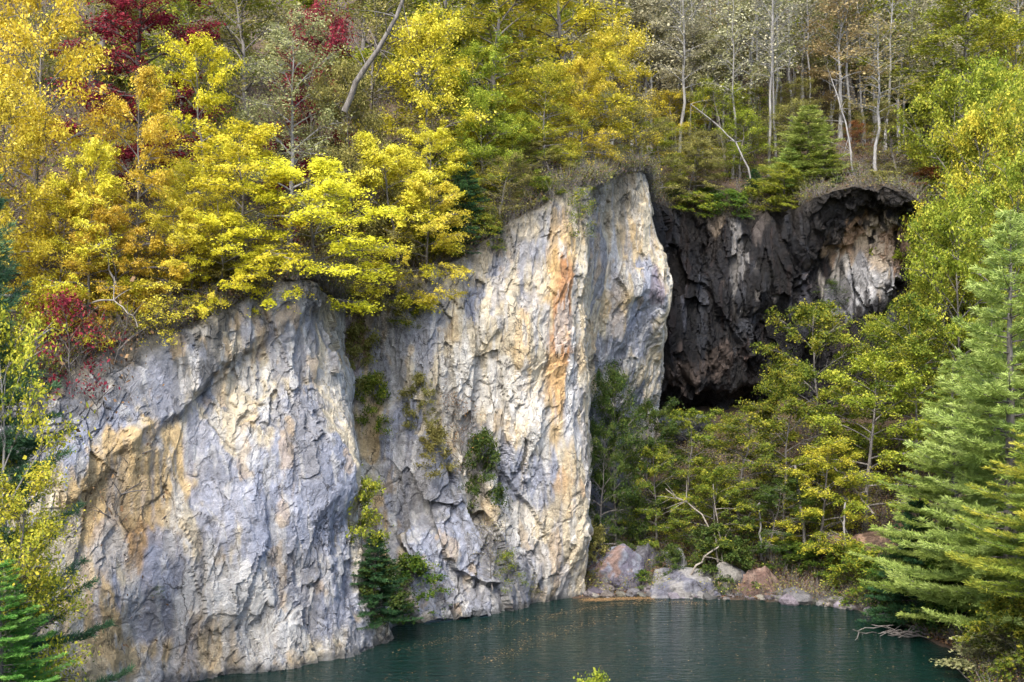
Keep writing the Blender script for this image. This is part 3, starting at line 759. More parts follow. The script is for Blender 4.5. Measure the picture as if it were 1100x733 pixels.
RND = random.Random(7)
NAMES = {'broad': 'broadleaf_tree', 'tall': 'broadleaf_tree', 'layer': 'broadleaf_tree', 'airy': 'broadleaf_tree', 'wood': 'woodland_tree', 'bare': 'bare_tree',
         'pine': 'pine_tree', 'high_pine': 'pine_tree', 'hemlock': 'hemlock_tree', 'shrub': 'shrub', 'thin_shrub': 'shrub', 'twiggy': 'twiggy_shrub'}
CNT = {}
def plant(kind, px, Y, top, w, leaf, label, bark=None, group=None, z=None, tilt=0, var=None, foot=None, sink=0, lean=None):
    """one tree or shrub: foot at column px and depth Y on the ground (or at a rock foothold), top reaching row `top`, w pixels wide"""
    v = CNT.get(kind, 0) if var is None else var; CNT[kind] = CNT.get(kind, 0) + 1
    H, W, tm, cm = PROTO[kind][v % len(PROTO[kind])]
    if foot is not None:
        q = wall_point(*foot)
        if q is None: print('NOFOOT', label); return None
        X, Y, zz = q[0], q[1] + .15, q[2] - .1
    else:
        X = (px - 550) * Y / F; zz = (gz(X, Y) - .1 if z is None else z) - sink
    ztop = CAMZ + (HOR - top) * Y / F
    h = ztop - zz
    if h < .3: print('LOW', label, h); h = .5
    r = bpy.data.objects.new(NAMES[kind], None); C.objects.link(r)
    r.empty_display_size = .3
    r.location = (X, Y, zz); s = max(min((w * Y / F) / W, 1.9 * h / H), .5 * h / H)
    r.scale = (s, s, h / H); r.rotation_euler = (0, tilt, RND.uniform(0, 6.28)) if not tilt else (0, tilt, 0)
    if lean is not None: r.rotation_euler = (0, lean, RND.uniform(-1.6, -.6))
    r['label'] = label; r['category'] = 'shrub' if kind in ('shrub', 'thin_shrub', 'twiggy') else 'tree'
    if group: r['group'] = group
    t = link(tm.name.split('.')[0], tm, r); c = link(cm.name.split('.')[0], cm, r)
    for ob, mt in ((t, BK[bark] if bark else None), (c, LM[leaf])):
        if mt is not None:
            ob.material_slots[0].link = 'OBJECT'; ob.material_slots[0].material = mt
    return r

GL = 'trees on the slope above the pale cliff'; GB = 'trees on the hillside above the dark cliff'; GT = 'trees on the bank in front of the dark cliff'
GP = 'plants rooted in the cliff face'; GR = 'pines and shrubs on the right bank'; GN = 'trees at the left edge'
# --- slope above the pale cliff
for a in [
 ('broad', 40, 57, -45, 190, 'orange', 'big orange-gold tree filling the top left corner'),
 ('broad', 0, 54, 90, 150, 'gold', 'golden tree at the left edge just above the blue-green pine'),
 ('tall', 160, 67, -70, 175, 'red', 'crimson maple with a dark grey trunk at the top left', 'dark'),
 ('layer', 148, 57.5, 82, 130, 'orange', 'slim gold tree in front of the crimson maple'),
 ('layer', 222, 63, 40, 130, 'yellow', 'lemon yellow tree just right of the crimson maple'),
 ('layer', 270, 61.5, 135, 165, 'yellow', 'bright yellow layered tree leaning over the near slab', None, dict(sink=1.2, lean=.3)),
 ('layer', 338, 63.6, 168, 175, 'yellow', 'brightest yellow tree hanging lowest over the cliff lip', None, dict(sink=2.2, lean=.3)),
 ('airy', 312, 70, 25, 150, 'sage', 'pale sage green tree behind the bright yellow ones', 'pale'),
 ('broad', 335, 74, 5, 70, 'red', 'small dark red tree half hidden behind the sage green tree'),
 ('airy', 270, 78, -60, 190, 'olive', 'olive tree high on the slope right of the crimson maple'),
 ('airy', 395, 75, -40, 170, 'olive', 'olive tree behind the leaning dead trunk'),
 ('broad', 455, 75, 15, 150, 'gold', 'golden tree right of the leaning dead trunk'),
 ('layer', 425, 70.5, 150, 140, 'gold', 'olive gold tree at the lip left of the dark hemlock', None, dict(sink=2.4, lean=.25)),
 ('layer', 470, 72, 140, 110, 'gold', 'gold tree directly above the dark hemlock'),
 ('tall', 527, 79, -70, 150, 'goldlime', 'tall yellow-green tree left of the tallest golden one'),
 ('broad', 520, 74.5, 95, 100, 'lime', 'small yellow-green tree just above the pillar top'),
 ('tall', 602, 84, -75, 155, 'gold', 'tallest glowing golden tree above the pillar'),
 ('broad', 585, 77, 70, 95, 'goldlime', 'lower gold-green tree at the foot of the tallest golden one'),
 ('broad', 655, 96, 25, 110, 'gold', 'paler golden tree at the right end of the golden row'),
 ('airy', 650, 83, 88, 55, 'sage', 'small silvery green tree at the top corner of the pillar', 'pale'),
 ('airy', 690, 92, 110, 90, 'olive', 'olive tree on the far buttress top'),
 ('tall', 100, 80, -130, 190, 'olive', 'olive tree high behind the crimson maple'),
 ('tall', 480, 90, -100, 160, 'lime', 'lime green tree high behind the golden tree'),
 ('broad', 395, 92, -110, 190, 'lime', 'lime tree crossing the top edge above the dead trunk'),
 ('broad', 200, 88, -140, 200, 'lime', 'lime tree crossing the top edge above the lemon yellow tree'),
 ('tall', 560, 98, -110, 150, 'lime', 'lime tree crossing the top edge between the two tallest'),
 ('layer', 95, 55.5, 150, 120, 'gold', 'gold spray tree between the corner tree and the cliff shoulder'),
 ('broad', 205, 60.2, 175, 90, 'gold', 'low gold tree under the lemon yellow tree'),
 ('airy', 190, 74, -20, 130, 'lime', 'thin lime tree between the crimson maple and the lemon yellow tree'),
 ('broad', 375, 70, 75, 110, 'olive', 'rounded olive tree below the leaning dead trunk'),
 ('layer', 500, 76, 40, 110, 'lime', 'lime layered tree between the golden and the tall yellow-green tree'),
 ('broad', 548, 75.5, 120, 80, 'lime', 'lime green bushy tree at the lip of the pillar', None, dict(sink=1.0)),
 ('broad', 625, 80, 60, 90, 'gold', 'amber gold tree right below the tallest golden one'),
 ('layer', 590, 75.6, 150, 70, 'olive', 'olive shrubby tree on the very top of the pillar', None, dict(sink=.8)),
 ('layer', 458, 70.6, 195, 115, 'gold', 'gold branches spilling over the lip left of the low dark hemlock', None, dict(sink=2.4, lean=.25)),
 ('airy', 412, 70.2, 200, 95, 'olive', 'olive branches hanging into the top of the gully', None, dict(sink=2.6, lean=.2)),
 ('layer', 180, 58.3, 205, 115, 'gold', 'low gold tree leaning over the cliff shoulder', None, dict(sink=1.0, lean=.25)),
 ('layer', 238, 59.6, 225, 105, 'yellow', 'low lemon branches reaching over the near slab top', None, dict(sink=1.4, lean=.3)),
 ('layer', 125, 56.6, 215, 100, 'orange', 'low amber tree above the scarlet shrub', None, dict(sink=.8, lean=.2)),
 ('broad', 62, 55.5, 190, 110, 'gold', 'rounded gold tree between the pine and the amber tree'),
 ('airy', 535, 72.4, 165, 80, 'olive', 'olive sapling on the sloping shoulder of the pillar', None, dict(sink=.6)),
 ('shrub', 515, 71.8, 228, 55, 'mixed', 'mixed green scrub right of the taller hemlock', None, dict(sink=.6, lean=.3)),
 ('shrub', 585, 73.2, 190, 50, 'mixed', 'mixed green scrub on the pillar crest', None, dict(sink=.4)),
 ('shrub', 660, 83.5, 168, 60, 'olive', 'olive scrub crowning the far buttress', None, dict(sink=.4)),
 ('shrub', 240, 59.6, 280, 70, 'olive', 'olive scrub on the lip of the near slab'),
 ('shrub', 300, 61.6, 270, 60, 'gold', 'gold scrub under the hanging yellow tree'),
 ('shrub', 470, 71, 255, 50, 'lime', 'lime shrub below the low dark hemlock'),
 ('shrub', 562, 73, 205, 50, 'olive', 'olive scrub on the left part of the pillar top'),
 ('twiggy', 120, 54.5, 300, 90, 'litter', 'tangle of bare brown twigs at the left lip'),
 ('twiggy', 205, 58.5, 280, 80, 'rust', 'tangle of bare twigs near the crooked snag'),
 ('twiggy', 260, 60.4, 260, 80, 'olive', 'grey twig tangle right of the crooked snag'),
 ('hemlock', 500, 71.8, 176, 66, 'dark', 'dark green hemlock on the lip of the pale pillar'),
 ('hemlock', 482, 71.2, 225, 58, 'dark', 'low dark hemlock spreading under the taller hemlock'),
]:
    plant(a[0], a[1], a[2], a[3], a[4], a[5], a[6], bark=a[7] if len(a) > 7 else None, group=GL, **(a[8] if len(a) > 8 else {}))
# --- left edge, rooted on the low bank
plant('pine', -28, 41.5, 160, 250, 'deeppine', 'blue-green pine cut by the left edge', group=GN)
plant('airy', 8, 40, 322, 165, 'goldlime', 'yellow-green birch along the left edge below the pine', group=GN, bark='pale')
plant('airy', 0, 39, 500, 170, 'goldlime', 'green and gold low tree at the left edge beside the slab', group=GN)
plant('pine', 0, 37, 608, 250, 'freshpine', 'fresh green pine top in the bottom left corner', group=GN)
# --- hillside above the dark cliff: tall thin stems, named one by one
for a in [
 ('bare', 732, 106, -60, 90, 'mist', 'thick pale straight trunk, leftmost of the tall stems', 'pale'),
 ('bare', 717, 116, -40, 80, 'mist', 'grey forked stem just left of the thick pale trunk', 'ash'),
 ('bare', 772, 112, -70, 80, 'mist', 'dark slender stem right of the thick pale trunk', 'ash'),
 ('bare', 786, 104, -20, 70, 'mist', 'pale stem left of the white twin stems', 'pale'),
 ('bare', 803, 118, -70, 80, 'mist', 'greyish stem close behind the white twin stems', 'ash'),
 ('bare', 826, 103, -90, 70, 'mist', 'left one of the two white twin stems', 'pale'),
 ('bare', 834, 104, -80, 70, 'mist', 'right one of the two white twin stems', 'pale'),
 ('bare', 812, 108, 70, 50, 'tan', 'short thin dark stem between the pale ones', 'dark'),
 ('bare', 941, 99, 20, 90, 'tan', 'grey trunk standing at the lip of the black overhang', 'ash'),
 ('bare', 926, 120, -20, 80, 'mist', 'pale forked stem behind the black overhang', 'pale'),
 ('bare', 870, 125, -30, 90, 'tan', 'thin grey stem behind the green hemlock', 'ash'),
 ('bare', 700, 130, -80, 90, 'tan', 'thin grey stem above the silvery green tree', 'ash'),
 ('bare', 755, 140, -60, 100, 'tan', 'faint pale stem high behind the thick pale trunk', 'pale'),
 ('bare', 985, 130, -60, 100, 'tan', 'thin grey stem high above the dark green tree', 'ash'),
 ('bare', 895, 150, -60, 100, 'tan', 'faint grey stem near the top edge', 'ash'),
 ('wood', 690, 125, 0, 130, 'gold', 'dull gold tree high behind the pale golden tree'),
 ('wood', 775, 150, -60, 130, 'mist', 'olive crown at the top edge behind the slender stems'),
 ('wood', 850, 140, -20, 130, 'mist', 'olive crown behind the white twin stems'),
 ('airy', 780, 106, 85, 90, 'lime', 'lime sapling under the tall stems'),
 ('airy', 745, 101, 140, 80, 'olive', 'low olive sapling beside the thick pale trunk'),
 ('airy', 850, 112, 90, 90, 'olive', 'olive sapling right of the white twin stems'),
 ('airy', 880, 122, 70, 90, 'tan', 'straw tinted tree above the white leaning stem'),
 ('wood', 915, 135, 0, 120, 'sage', 'pale sage crown at the top right of the hillside'),
 ('wood', 960, 150, -60, 130, 'sage', 'greyish thin crown above the dark green tree'),
 ('wood', 740, 128, 40, 120, 'sage', 'thin sage crown behind the thick pale trunk'),
 ('wood', 805, 130, 20, 120, 'tan', 'tan leaved crown behind the twin white stems'),
 ('wood', 880, 142, 10, 130, 'lime', 'lime tinged crown behind the green hemlock'),
 ('airy', 725, 108, 100, 90, 'gold', 'gold sapling left of the thick pale trunk'),
 ('airy', 815, 110, 100, 80, 'lime', 'lime tinged sapling behind the bent white stem'),
 ('airy', 905, 112, 110, 80, 'olive', 'olive sapling beside the white leaning stem'),
 ('airy', 760, 115, 60, 90, 'sage', 'pale sage sapling between the slender stems'),
 ('wood', 665, 115, -20, 130, 'sage', 'misty sage crown behind the silvery green tree'),
 ('tall', 985, 114, 60, 110, 'green', 'dark green tree behind the lime trees on the right'),
 ('broad', 955, 116, 90, 80, 'green', 'smaller green tree left of the dark green tree'),
 ('hemlock', 868, 99, 115, 95, 'bluepine', 'green hemlock on the lip of the dark cliff'),
 ('hemlock', 848, 98.5, 160, 85, 'needle', 'bright green low hemlock beneath the green hemlock'),
 ('hemlock', 810, 100, 182, 30, 'dark', 'tiny dark conifer at the foot of the white twin stems'),
 ('layer', 712, 98, 128, 75, 'lime', 'yellow-green spray over the left end of the dark cliff'),
 ('layer', 885, 97.5, 160, 90, 'mixed', 'green and yellow bush over the black overhang'),
 ('shrub', 760, 99, 200, 80, 'green', 'green shrub above the black wet wall'),
 ('shrub', 800, 98.5, 205, 70, 'mixed', 'mixed green shrub right of the green lip shrub'),
 ('shrub', 725, 98.5, 203, 50, 'shade', 'dark shrub at the left end of the black wall'),
 ('layer', 735, 99.5, 150, 75, 'olive', 'olive tree fringe above the black wall left half', None, dict(sink=1.2, lean=.2)),
 ('shrub', 690, 95, 185, 46, 'olive', 'olive scrub where the buttress meets the black wall', None, dict(sink=.6)),
 ('shrub', 745, 98, 205, 56, 'mixed', 'leafy scrub spilling over the black wall left of the green lip shrub', None, dict(sink=.8, lean=.3)),
 ('shrub', 780, 98, 203, 60, 'green', 'green scrub spilling over the black wall below the slender stems', None, dict(sink=.8, lean=.3)),
 ('shrub', 825, 97.5, 195, 60, 'lime', 'lime scrub at the foot of the white twin stems', None, dict(sink=.8, lean=.3)),
 ('layer', 838, 97.2, 178, 80, 'lime', 'yellow-green spray left of the black overhang', None, dict(sink=1.0, lean=.25)),
 ('shrub', 900, 94, 190, 54, 'green', 'green scrub on the black overhang under the white leaning stem', None, dict(sink=.5)),
 ('shrub', 950, 92, 182, 56, 'olive', 'olive scrub on the right end of the black overhang', None, dict(sink=.5)),
 ('twiggy', 925, 93, 165, 60, 'litter', 'bare twigs on the black overhang beside the grey trunk', None, dict(sink=.4)),
 ('airy', 965, 100, 110, 80, 'olive', 'olive sapling right of the grey lip trunk'),
 ('airy', 840, 104, 110, 80, 'olive', 'olive sapling just right of the white twin stems'),
 ('airy', 795, 103, 120, 70, 'lime', 'lime sapling left of the white twin stems'),
 ('airy', 930, 108, 130, 60, 'rust', 'russet tinted sapling behind the grey lip trunk'),
 ('shrub', 915, 98, 175, 50, 'rust', 'russet shrub behind the white leaning stem'),
 ('shrub', 1000, 98, 180, 70, 'rust', 'red-brown shrub right of the black overhang'),
]:
    plant(a[0], a[1], a[2], a[3], a[4], a[5], a[6], bark=a[7] if len(a) > 7 else None, group=GB, **(a[8] if len(a) > 8 else {}))
# --- bank in front of the dark cliff
for a in [
 ('layer', 880, 83, 325, 150, 'mixed', 'broad yellow-green tree in front of the dark cliff centre'),
 ('layer', 1012, 87, 228, 125, 'lime', 'lime tree hiding the right end of the dark cliff'),
 ('layer', 935, 84, 338, 115, 'lime', 'yellow-green tree below the pale patch of the dark cliff'),
 ('layer', 795, 81, 430, 130, 'mixed', 'green-gold tree standing before the cave'),
 ('layer', 735, 83, 440, 110, 'mixed', 'darker green tree left of the cave mouth'),
 ('layer', 842, 79, 395, 130, 'mixed', 'gold-flecked tree right of the cave mouth'),
 ('layer', 930, 78, 375, 150, 'lime', 'yellow-leaved tree above the brown slab'),
 ('layer', 985, 80, 320, 130, 'mixed', 'green-gold tree left of the white pine'),
 ('broad', 1030, 82, 205, 140, 'lime', 'lime tree behind the white pine top'),
 ('broad', 1050, 88, 110, 150, 'goldlime', 'rounded yellow-green tree high on the right edge'),
 ('broad', 1088, 90, 100, 130, 'lime', 'rounded lime tree on the right edge under the corner trees'),
 ('broad', 1098, 104, 20, 140, 'goldlime', 'gold-green rounded tree at the right edge near the top'),
 ('tall', 1090, 120, -50, 140, 'lime', 'tall lime tree crossing the top edge in the right corner'),
 ('broad', 1062, 97, 60, 120, 'lime', 'rounded lime tree left of the gold-green corner tree'),
 ('tall', 1035, 102, -25, 140, 'lime', 'bright lime tree crossing the top edge on the right'),
 ('layer', 1010, 95, 85, 100, 'lime', 'layered lime tree right of the dark green tree'),
 ('layer', 1085, 76, 165, 110, 'lime', 'lime yellow tree on the right edge above the white pine'),
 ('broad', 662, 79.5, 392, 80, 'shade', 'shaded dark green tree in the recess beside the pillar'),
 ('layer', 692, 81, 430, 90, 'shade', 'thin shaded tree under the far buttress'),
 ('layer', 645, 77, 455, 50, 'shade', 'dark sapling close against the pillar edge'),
 ('layer', 705, 79, 480, 90, 'mixed', 'dim green-gold tree between recess and cave'),
 ('layer', 765, 77, 500, 100, 'mixed', 'small green-gold tree above the wide boulder'),
 ('layer', 880, 76, 470, 110, 'goldlime', 'low yellow tree above the slope boulders'),
 ('layer', 830, 76.5, 510, 90, 'shade', 'dark green low tree above the brown pyramid rock'),
]:
    plant(a[0], a[1], a[2], a[3], a[4], a[5], a[6], bark='grey', group=GT)
# --- shore shrubs
for a in [
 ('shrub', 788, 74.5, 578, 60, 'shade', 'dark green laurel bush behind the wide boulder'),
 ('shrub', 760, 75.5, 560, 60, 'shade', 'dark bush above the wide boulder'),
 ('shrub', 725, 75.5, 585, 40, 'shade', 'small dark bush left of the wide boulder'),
 ('shrub', 850, 75.8, 580, 60, 'green', 'fresh green bush behind the brown pyramid rock'),
 ('shrub', 880, 75, 582, 70, 'green', 'green bush above the pile of small stones'),
 ('shrub', 908, 73.5, 580, 70, 'mixed', 'yellow-green bush right of the pile of small stones'),
 ('shrub', 935, 70.5, 590, 80, 'mixed', 'green bush at the curve of the shore'),
 ('shrub', 955, 68.5, 605, 60, 'green', 'grassy green bush low on the shore curve'),
 ('shrub', 688, 75.5, 612, 34, 'green', 'small green bush beside the leaf-strewn boulder'),
 ('shrub', 640, 76, 560, 40, 'olive', 'olive bush at the dark side of the pillar foot'),
 ('shrub', 975, 66, 590, 90, 'shade', 'dark rhododendron under the blue-green pine'),
 ('shrub', 1010, 63, 600, 100, 'shade', 'rhododendron with leathery leaves on the right bank'),
 ('shrub', 1040, 61, 590, 110, 'green', 'green bush beside the yellow-tipped pine'),
 ('shrub', 1070, 54, 668, 110, 'sage', 'pale leaved shrub in the bottom right corner'),
 ('shrub', 1095, 52, 640, 110, 'mixed', 'yellow-green shrub on the right edge near the bottom'),
 ('hemlock', 985, 64, 540, 100, 'dark', 'dark small conifer under the blue-green pine'),
]:
    plant(*a, group='shrubs along the shore')
plant('pine', 1085, 57, 236, 235, 'needle', 'white pine with pale tip on the right edge', group=GR)
plant('pine', 1025, 63, 392, 175, 'bluepine', 'blue-green soft pine at the right of the pond', group=GR)
plant('high_pine', 1130, 50, 440, 300, 'goldpine', 'pine with yellowing branch ends on the right edge', group=GR)
plant('pine', 1065, 67, 335, 150, 'needle', 'green pine between the two larger pines', group=GR)
# --- plants rooted on the rock
for a in [
 ('thin_shrub', (80, 432), 310, 95, 'red', 'scarlet shrub on the left shoulder of the cliff'),
 ('thin_shrub', (170, 372), 318, 60, 'gold', 'sprig of yellow leaves on the cliff shoulder'),
 ('twiggy', (130, 395), 330, 50, 'litter', 'brown bare brush on the cliff shoulder'),
 ('shrub', (386, 425), 345, 60, 'olive', 'olive bush high in the rusty gully'),
 ('shrub', (400, 470), 400, 50, 'mixed', 'green tuft halfway down the rusty gully'),
 ('shrub', (388, 590), 505, 62, 'lime', 'yellow-green sapling low in the gully'),
 ('hemlock', (405, 672), 575, 75, 'dark', 'dark green bush at the waterline of the gully'),
 ('shrub', (440, 668), 595, 80, 'green', 'fresh green bush reaching over the water from the gully'),
 ('shrub', (415, 665), 600, 70, 'shade', 'blue-green bush behind the dark waterline bush'),
 ('shrub', (518, 550), 462, 54, 'shade', 'loose dark green shrub on the ledge of the pillar'),
 ('twiggy', (500, 520), 420, 70, 'rust', 'bare russet twigs on the pillar ledge'),
 ('shrub', (470, 515), 455, 46, 'olive', 'olive bush left of the dark ledge shrub'),
 ('shrub', (445, 460), 400, 46, 'olive', 'grassy olive tuft on the face right of the gully'),
 ('twiggy', (530, 620), 555, 60, 'olive', 'thin twiggy bush on the grey steps'),
 ('thin_shrub', (545, 630), 590, 40, 'mixed', 'little green bush near the foot of the pillar'),
 ('thin_shrub', (572, 640), 615, 26, 'olive', 'tiny olive tuft near the waterline of the pillar'),
 ('thin_shrub', (622, 255), 200, 44, 'mixed', 'green-gold bush in the notch of the pillar top'),
 ('shrub', (432, 355), 318, 40, 'mixed', 'green tuft under the lip right of the gully'),
 ('twiggy', (480, 450), 400, 40, 'litter', 'brown twigs on the pillar left side'),
 ('thin_shrub', (170, 640), 628, 18, 'green', 'tiny green plant in a crack of the near slab'),
 ('thin_shrub', (890, 330), 300, 50, 'shade', 'dark plant clinging to the dark cliff'),
]:
    plant(a[0], 0, 0, a[2], a[3], a[4], a[5], group=GP, foot=a[1])

# the sprig of leaves that just enters the bottom of the photograph
plant('shrub', 640, 30, 724, 50, 'lime', 'light green sprig poking in at the bottom edge')

# ------------------------------------------------------------------ dead trunks and leaning stems
def stem(name, pts, r0, r1, label, bark='dead', twigs=0, seed=0, cat='dead tree'):
    rng = np.random.default_rng(seed)
    T = Tubes(); pts = np.array([P(*q) for q in pts]); n = 10
    t = np.linspace(0, len(pts) - 1, n); q = np.stack([np.interp(t, range(len(pts)), pts[:, c]) for c in range(3)], 1)
    q[1:-1] += rng.normal(0, .05, (n - 2, 3))
    T.add(q, np.linspace(r0, r1, n), 7)
    for k in range(twigs):
        i = rng.integers(3, n); d = rng.normal(0, 1, 3) + np.array([0, 0, .5]); d /= np.linalg.norm(d)
        L = rng.uniform(.8, 2.6); kk = np.linspace(0, 1, 4)
        T.add(q[i] + L * (kk[:, None] * d + np.c_[np.zeros(4), np.zeros(4), -.15 * kk ** 2]), .035 * (1 - .8 * kk), 4)
    link(name, T.mesh(name, BK[bark]), label=label, category=cat)
stem('dead_tree', [(370,120,66),(385,85,65.5),(412,45,65),(432,5,64.5),(440,-25,64)], .2, .08, 'bare grey trunk leaning out at the top centre', 'grey', 26, 1)
stem('leaning_stem', [(920,208,96.5),(916,175,96.5),(911,140,97),(900,105,98),(893,85,98.5)], .11, .04, 'white leaning stem on the black overhang', 'pale', 18, 2)
stem('leaning_stem', [(806,192,99),(795,160,99),(775,138,100),(742,112,102)], .09, .03, 'white stem bent over leftwards under the tall stems', 'pale', 8, 3)
stem('leaning_stem', [(771,604,75),(768,575,75),(750,548,76),(728,535,77),(715,525,78)], .07, .03, 'thin stem arching left behind the wide boulder', 'dead', 5, 4)
stem('dead_branch', [(737,626,74),(748,608,74),(762,594,74.2),(776,584,74.6)], .08, .05, 'pale broken branch propped on the wide boulder', 'dead', 2, 5)
stem('leaning_stem', [(776,612,75),(775,585,75),(770,560,75.5),(766,520,76)], .06, .03, 'thin upright pale stem behind the wide boulder', 'dead', 3, 6)
stem('dead_branch', [(938,552,75),(922,530,75.5),(905,508,76),(892,500,77)], .09, .04, 'pale fallen pole above the brown slab', 'dead', 2, 7)
stem('dead_branch', [(208,300,58.5),(203,270,58.6),(214,245,58.6),(235,238,58.6)], .16, .06, 'crooked snag on the lip of the near slab', 'grey', 8, 8)
stem('young_tree', [(866,590,76),(862,560,76),(858,530,76.5),(854,500,77)], .13, .09, 'grey slender trunk above the slope boulders', 'grey', 3, 9, 'tree trunk')
stem('young_tree', [(909,608,74),(907,575,74),(908,540,74.5)], .09, .06, 'thin pale trunk above the brown slab', 'pale', 3, 10, 'tree trunk')
stem('young_tree', [(818,602,76),(817,570,76),(816,540,76.5)], .08, .06, 'thin pale trunk left of the slope boulders', 'pale', 2, 11, 'tree trunk')
stem('dead_branch', [(128,318,54.5),(118,290,55),(112,255,55.6),(108,225,56)], .06, .02, 'thin bare stem rising from the cliff shoulder', 'grey', 8, 12)
stem('dead_branch', [(100,325,53),(120,322,53),(138,335,52.6),(148,352,52.4)], .05, .02, 'bleached twig drooping over the cliff shoulder', 'dead', 3, 13)

def driftwood(label, px, py, n, seed, spread=1.6):
    rng = np.random.default_rng(seed); T = Tubes(); Y = 17700 / (py - 400)
    c = P(px, py, Y)
    for k in range(n):
        a = rng.normal(.2, .7); L = rng.uniform(.8, 2.6)
        o = c + np.array([rng.normal(0, spread * .6), rng.normal(.4, .5), .08 + abs(rng.normal(0, .2))])
        kk = np.linspace(-.5, .5, 5)
        q = o + L * np.c_[kk * math.cos(a), kk * math.sin(a), .12 * kk * rng.normal() + .05 * rng.normal(size=5)]
        T.add(q, .035 * (1.1 - abs(kk)), 5)
    link('driftwood', T.mesh('driftwood', BK['grey']), label=label, category='driftwood')
driftwood('heap of grey sticks washed up on the right shore', 975, 684, 26, 1, 1.8)
driftwood('small heap of twigs between the stones and the water', 850, 646, 12, 2, .9)

# ------------------------------------------------------------------ boulders
def boulder(px, py, wpx, hpx, depth, cols, label, seed, Y=None, cat='boulder', group='boulders on the far shore', planes=12, litter=0, shape=None):
    rng = np.random.default_rng(seed)
    bm = bmesh.new(); bmesh.ops.create_icosphere(bm, subdivisions=5, radius=1)
    v = np.array([q.co[:] for q in bm.verts]); f = np.array([[q.index for q in fc.verts] for fc in bm.faces]); bm.free()
    nn = rng.normal(size=(planes, 3)); nn /= np.linalg.norm(nn, axis=1)[:, None]
    dd = rng.uniform(.55, .95, planes)
    if shape == 'pyramid':
        nn = np.array([(-.55, -.5, .66), (.75, -.35, .5), (.1, .75, .6), (-.2, -.8, .35), (0, 0, -1), (.2, .1, 1)]); nn /= np.linalg.norm(nn, axis=1)[:, None]
        dd = np.array([.5, .48, .5, .62, .6, .95])
    if shape == 'loaf':
        nn = np.array([(-.5, -.3, .8), (.25, -.35, .9), (.8, -.3, .5), (-.9, 0, .3), (0, -1, .15), (0, 1, .3), (0, 0, -1), (.05, .2, 1)]); nn /= np.linalg.norm(nn, axis=1)[:, None]
        dd = np.array([.62, .66, .75, .85, .8, .8, .7, .74])
    pr = v @ nn.T
    r = np.where(pr > .05, dd / np.maximum(pr, .05), 9).min(1); r = np.minimum(r, 1.25)
    q = v * r[:, None]
    q += v * (.05 * fbm(q * 2.5 + seed, seed, 4) + .03 * facets(q * 3.2 + seed, seed)[0])[:, None]
    q = q / (q.max(0) - q.min(0))
    Y = Y or 17700 / (py - 400); w = wpx * Y / F; h = hpx * Y / F
    base = P(px, py, Y)
    size = np.array([w, depth, h * 1.35])
    q = q * size; q[:, 2] -= q[:, 2].min() + h * .35
    n = fbm(q * 1.1 + seed * 3, seed + 5, 4); n2 = fbm(q * 2.6 + seed, seed + 8, 4)
    col = np.tile(np.array(cols[0]), (len(q), 1))
    for k, c in enumerate(cols[1:]):
        wgt = sstep(.0, .3, (n if k % 2 == 0 else -n) + .4 * n2)[:, None] * .9; col = col * (1 - wgt) + np.array(c) * wgt
    me = mesh_np('boulder', q, f, [ROCK], vcol=np.clip(col, .01, .8), vfloat={'wet': np.zeros(len(q))})
    o = link('boulder' if cat == 'boulder' else 'rock', me, label=label, category=cat, group=group)
    o.location = base + np.array([0, depth * .45, 0])
    return o
LB = (.22, .235, .275); DB = (.085, .08, .10); RB = (.22, .12, .085); GRB = (.20, .20, .20)
boulder(661, 641, 66, 54, 3.5, [LB, DB, (.23, .15, .12), (.15, .14, .18)], 'blue and purple boulder strewn with orange leaves beside the pillar', 3, 74.5)
boulder(696, 640, 36, 56, 2.5, [(.15, .15, .165), DB], 'upright dark grey rock right of the leaf-strewn boulder', 4, 77)
boulder(727, 634, 24, 44, 2.2, [(.19, .19, .19), (.11, .11, .11)], 'tall grey rock left of the wide boulder', 5, 75.5)
boulder(742, 647, 104, 31, 4, [(.19, .195, .22), (.12, .12, .15), (.26, .25, .235)], 'wide pale blue-grey boulder at the waterline', 6, 72.8, shape='loaf')
boulder(779, 643, 40, 36, 2.2, [(.22, .21, .19), (.07, .07, .075)], 'blocky pale mottled rock between the wide boulder and the brown one', 7, 73.6)
boulder(801, 643, 26, 30, 2, [(.09, .09, .10), (.14, .13, .14)], 'dark rock squeezed left of the brown pyramid rock', 8, 73.6)
boulder(824, 652, 92, 40, 3.6, [(.17, .11, .085), (.12, .075, .06), (.22, .155, .125)], 'brown pyramid-shaped rock at the waterline', 9, 72.2, shape='pyramid')
for i, (px, py, w, h, c, lb) in enumerate([
   (855,646,14,10,(.38,.37,.34),'small whitish stone right of the brown pyramid rock'),
   (868,640,30,15,(.30,.29,.27),'tilted pale slab in the pile of small stones'),
   (884,641,22,9,(.28,.27,.25),'flat stone at the right of the stone pile'),
   (862,650,20,7,(.25,.24,.22),'low flat stone at the water edge of the stone pile'),
   (876,650,16,6,(.22,.20,.18),'lowest brownish stone in the pile'),
   (843,645,16,13,(.16,.15,.14),'dark stone touching the brown pyramid rock'),
   (927,648,11,8,(.42,.40,.36),'lone white stone on the grassy shore')]):
    boulder(px, py, w, h, 1.2, [tuple(x * .75 for x in c), tuple(x * .42 for x in c)], lb, 20 + i, cat='rock', group='small stones on the shore', Y=17700/(py-400)+.3)
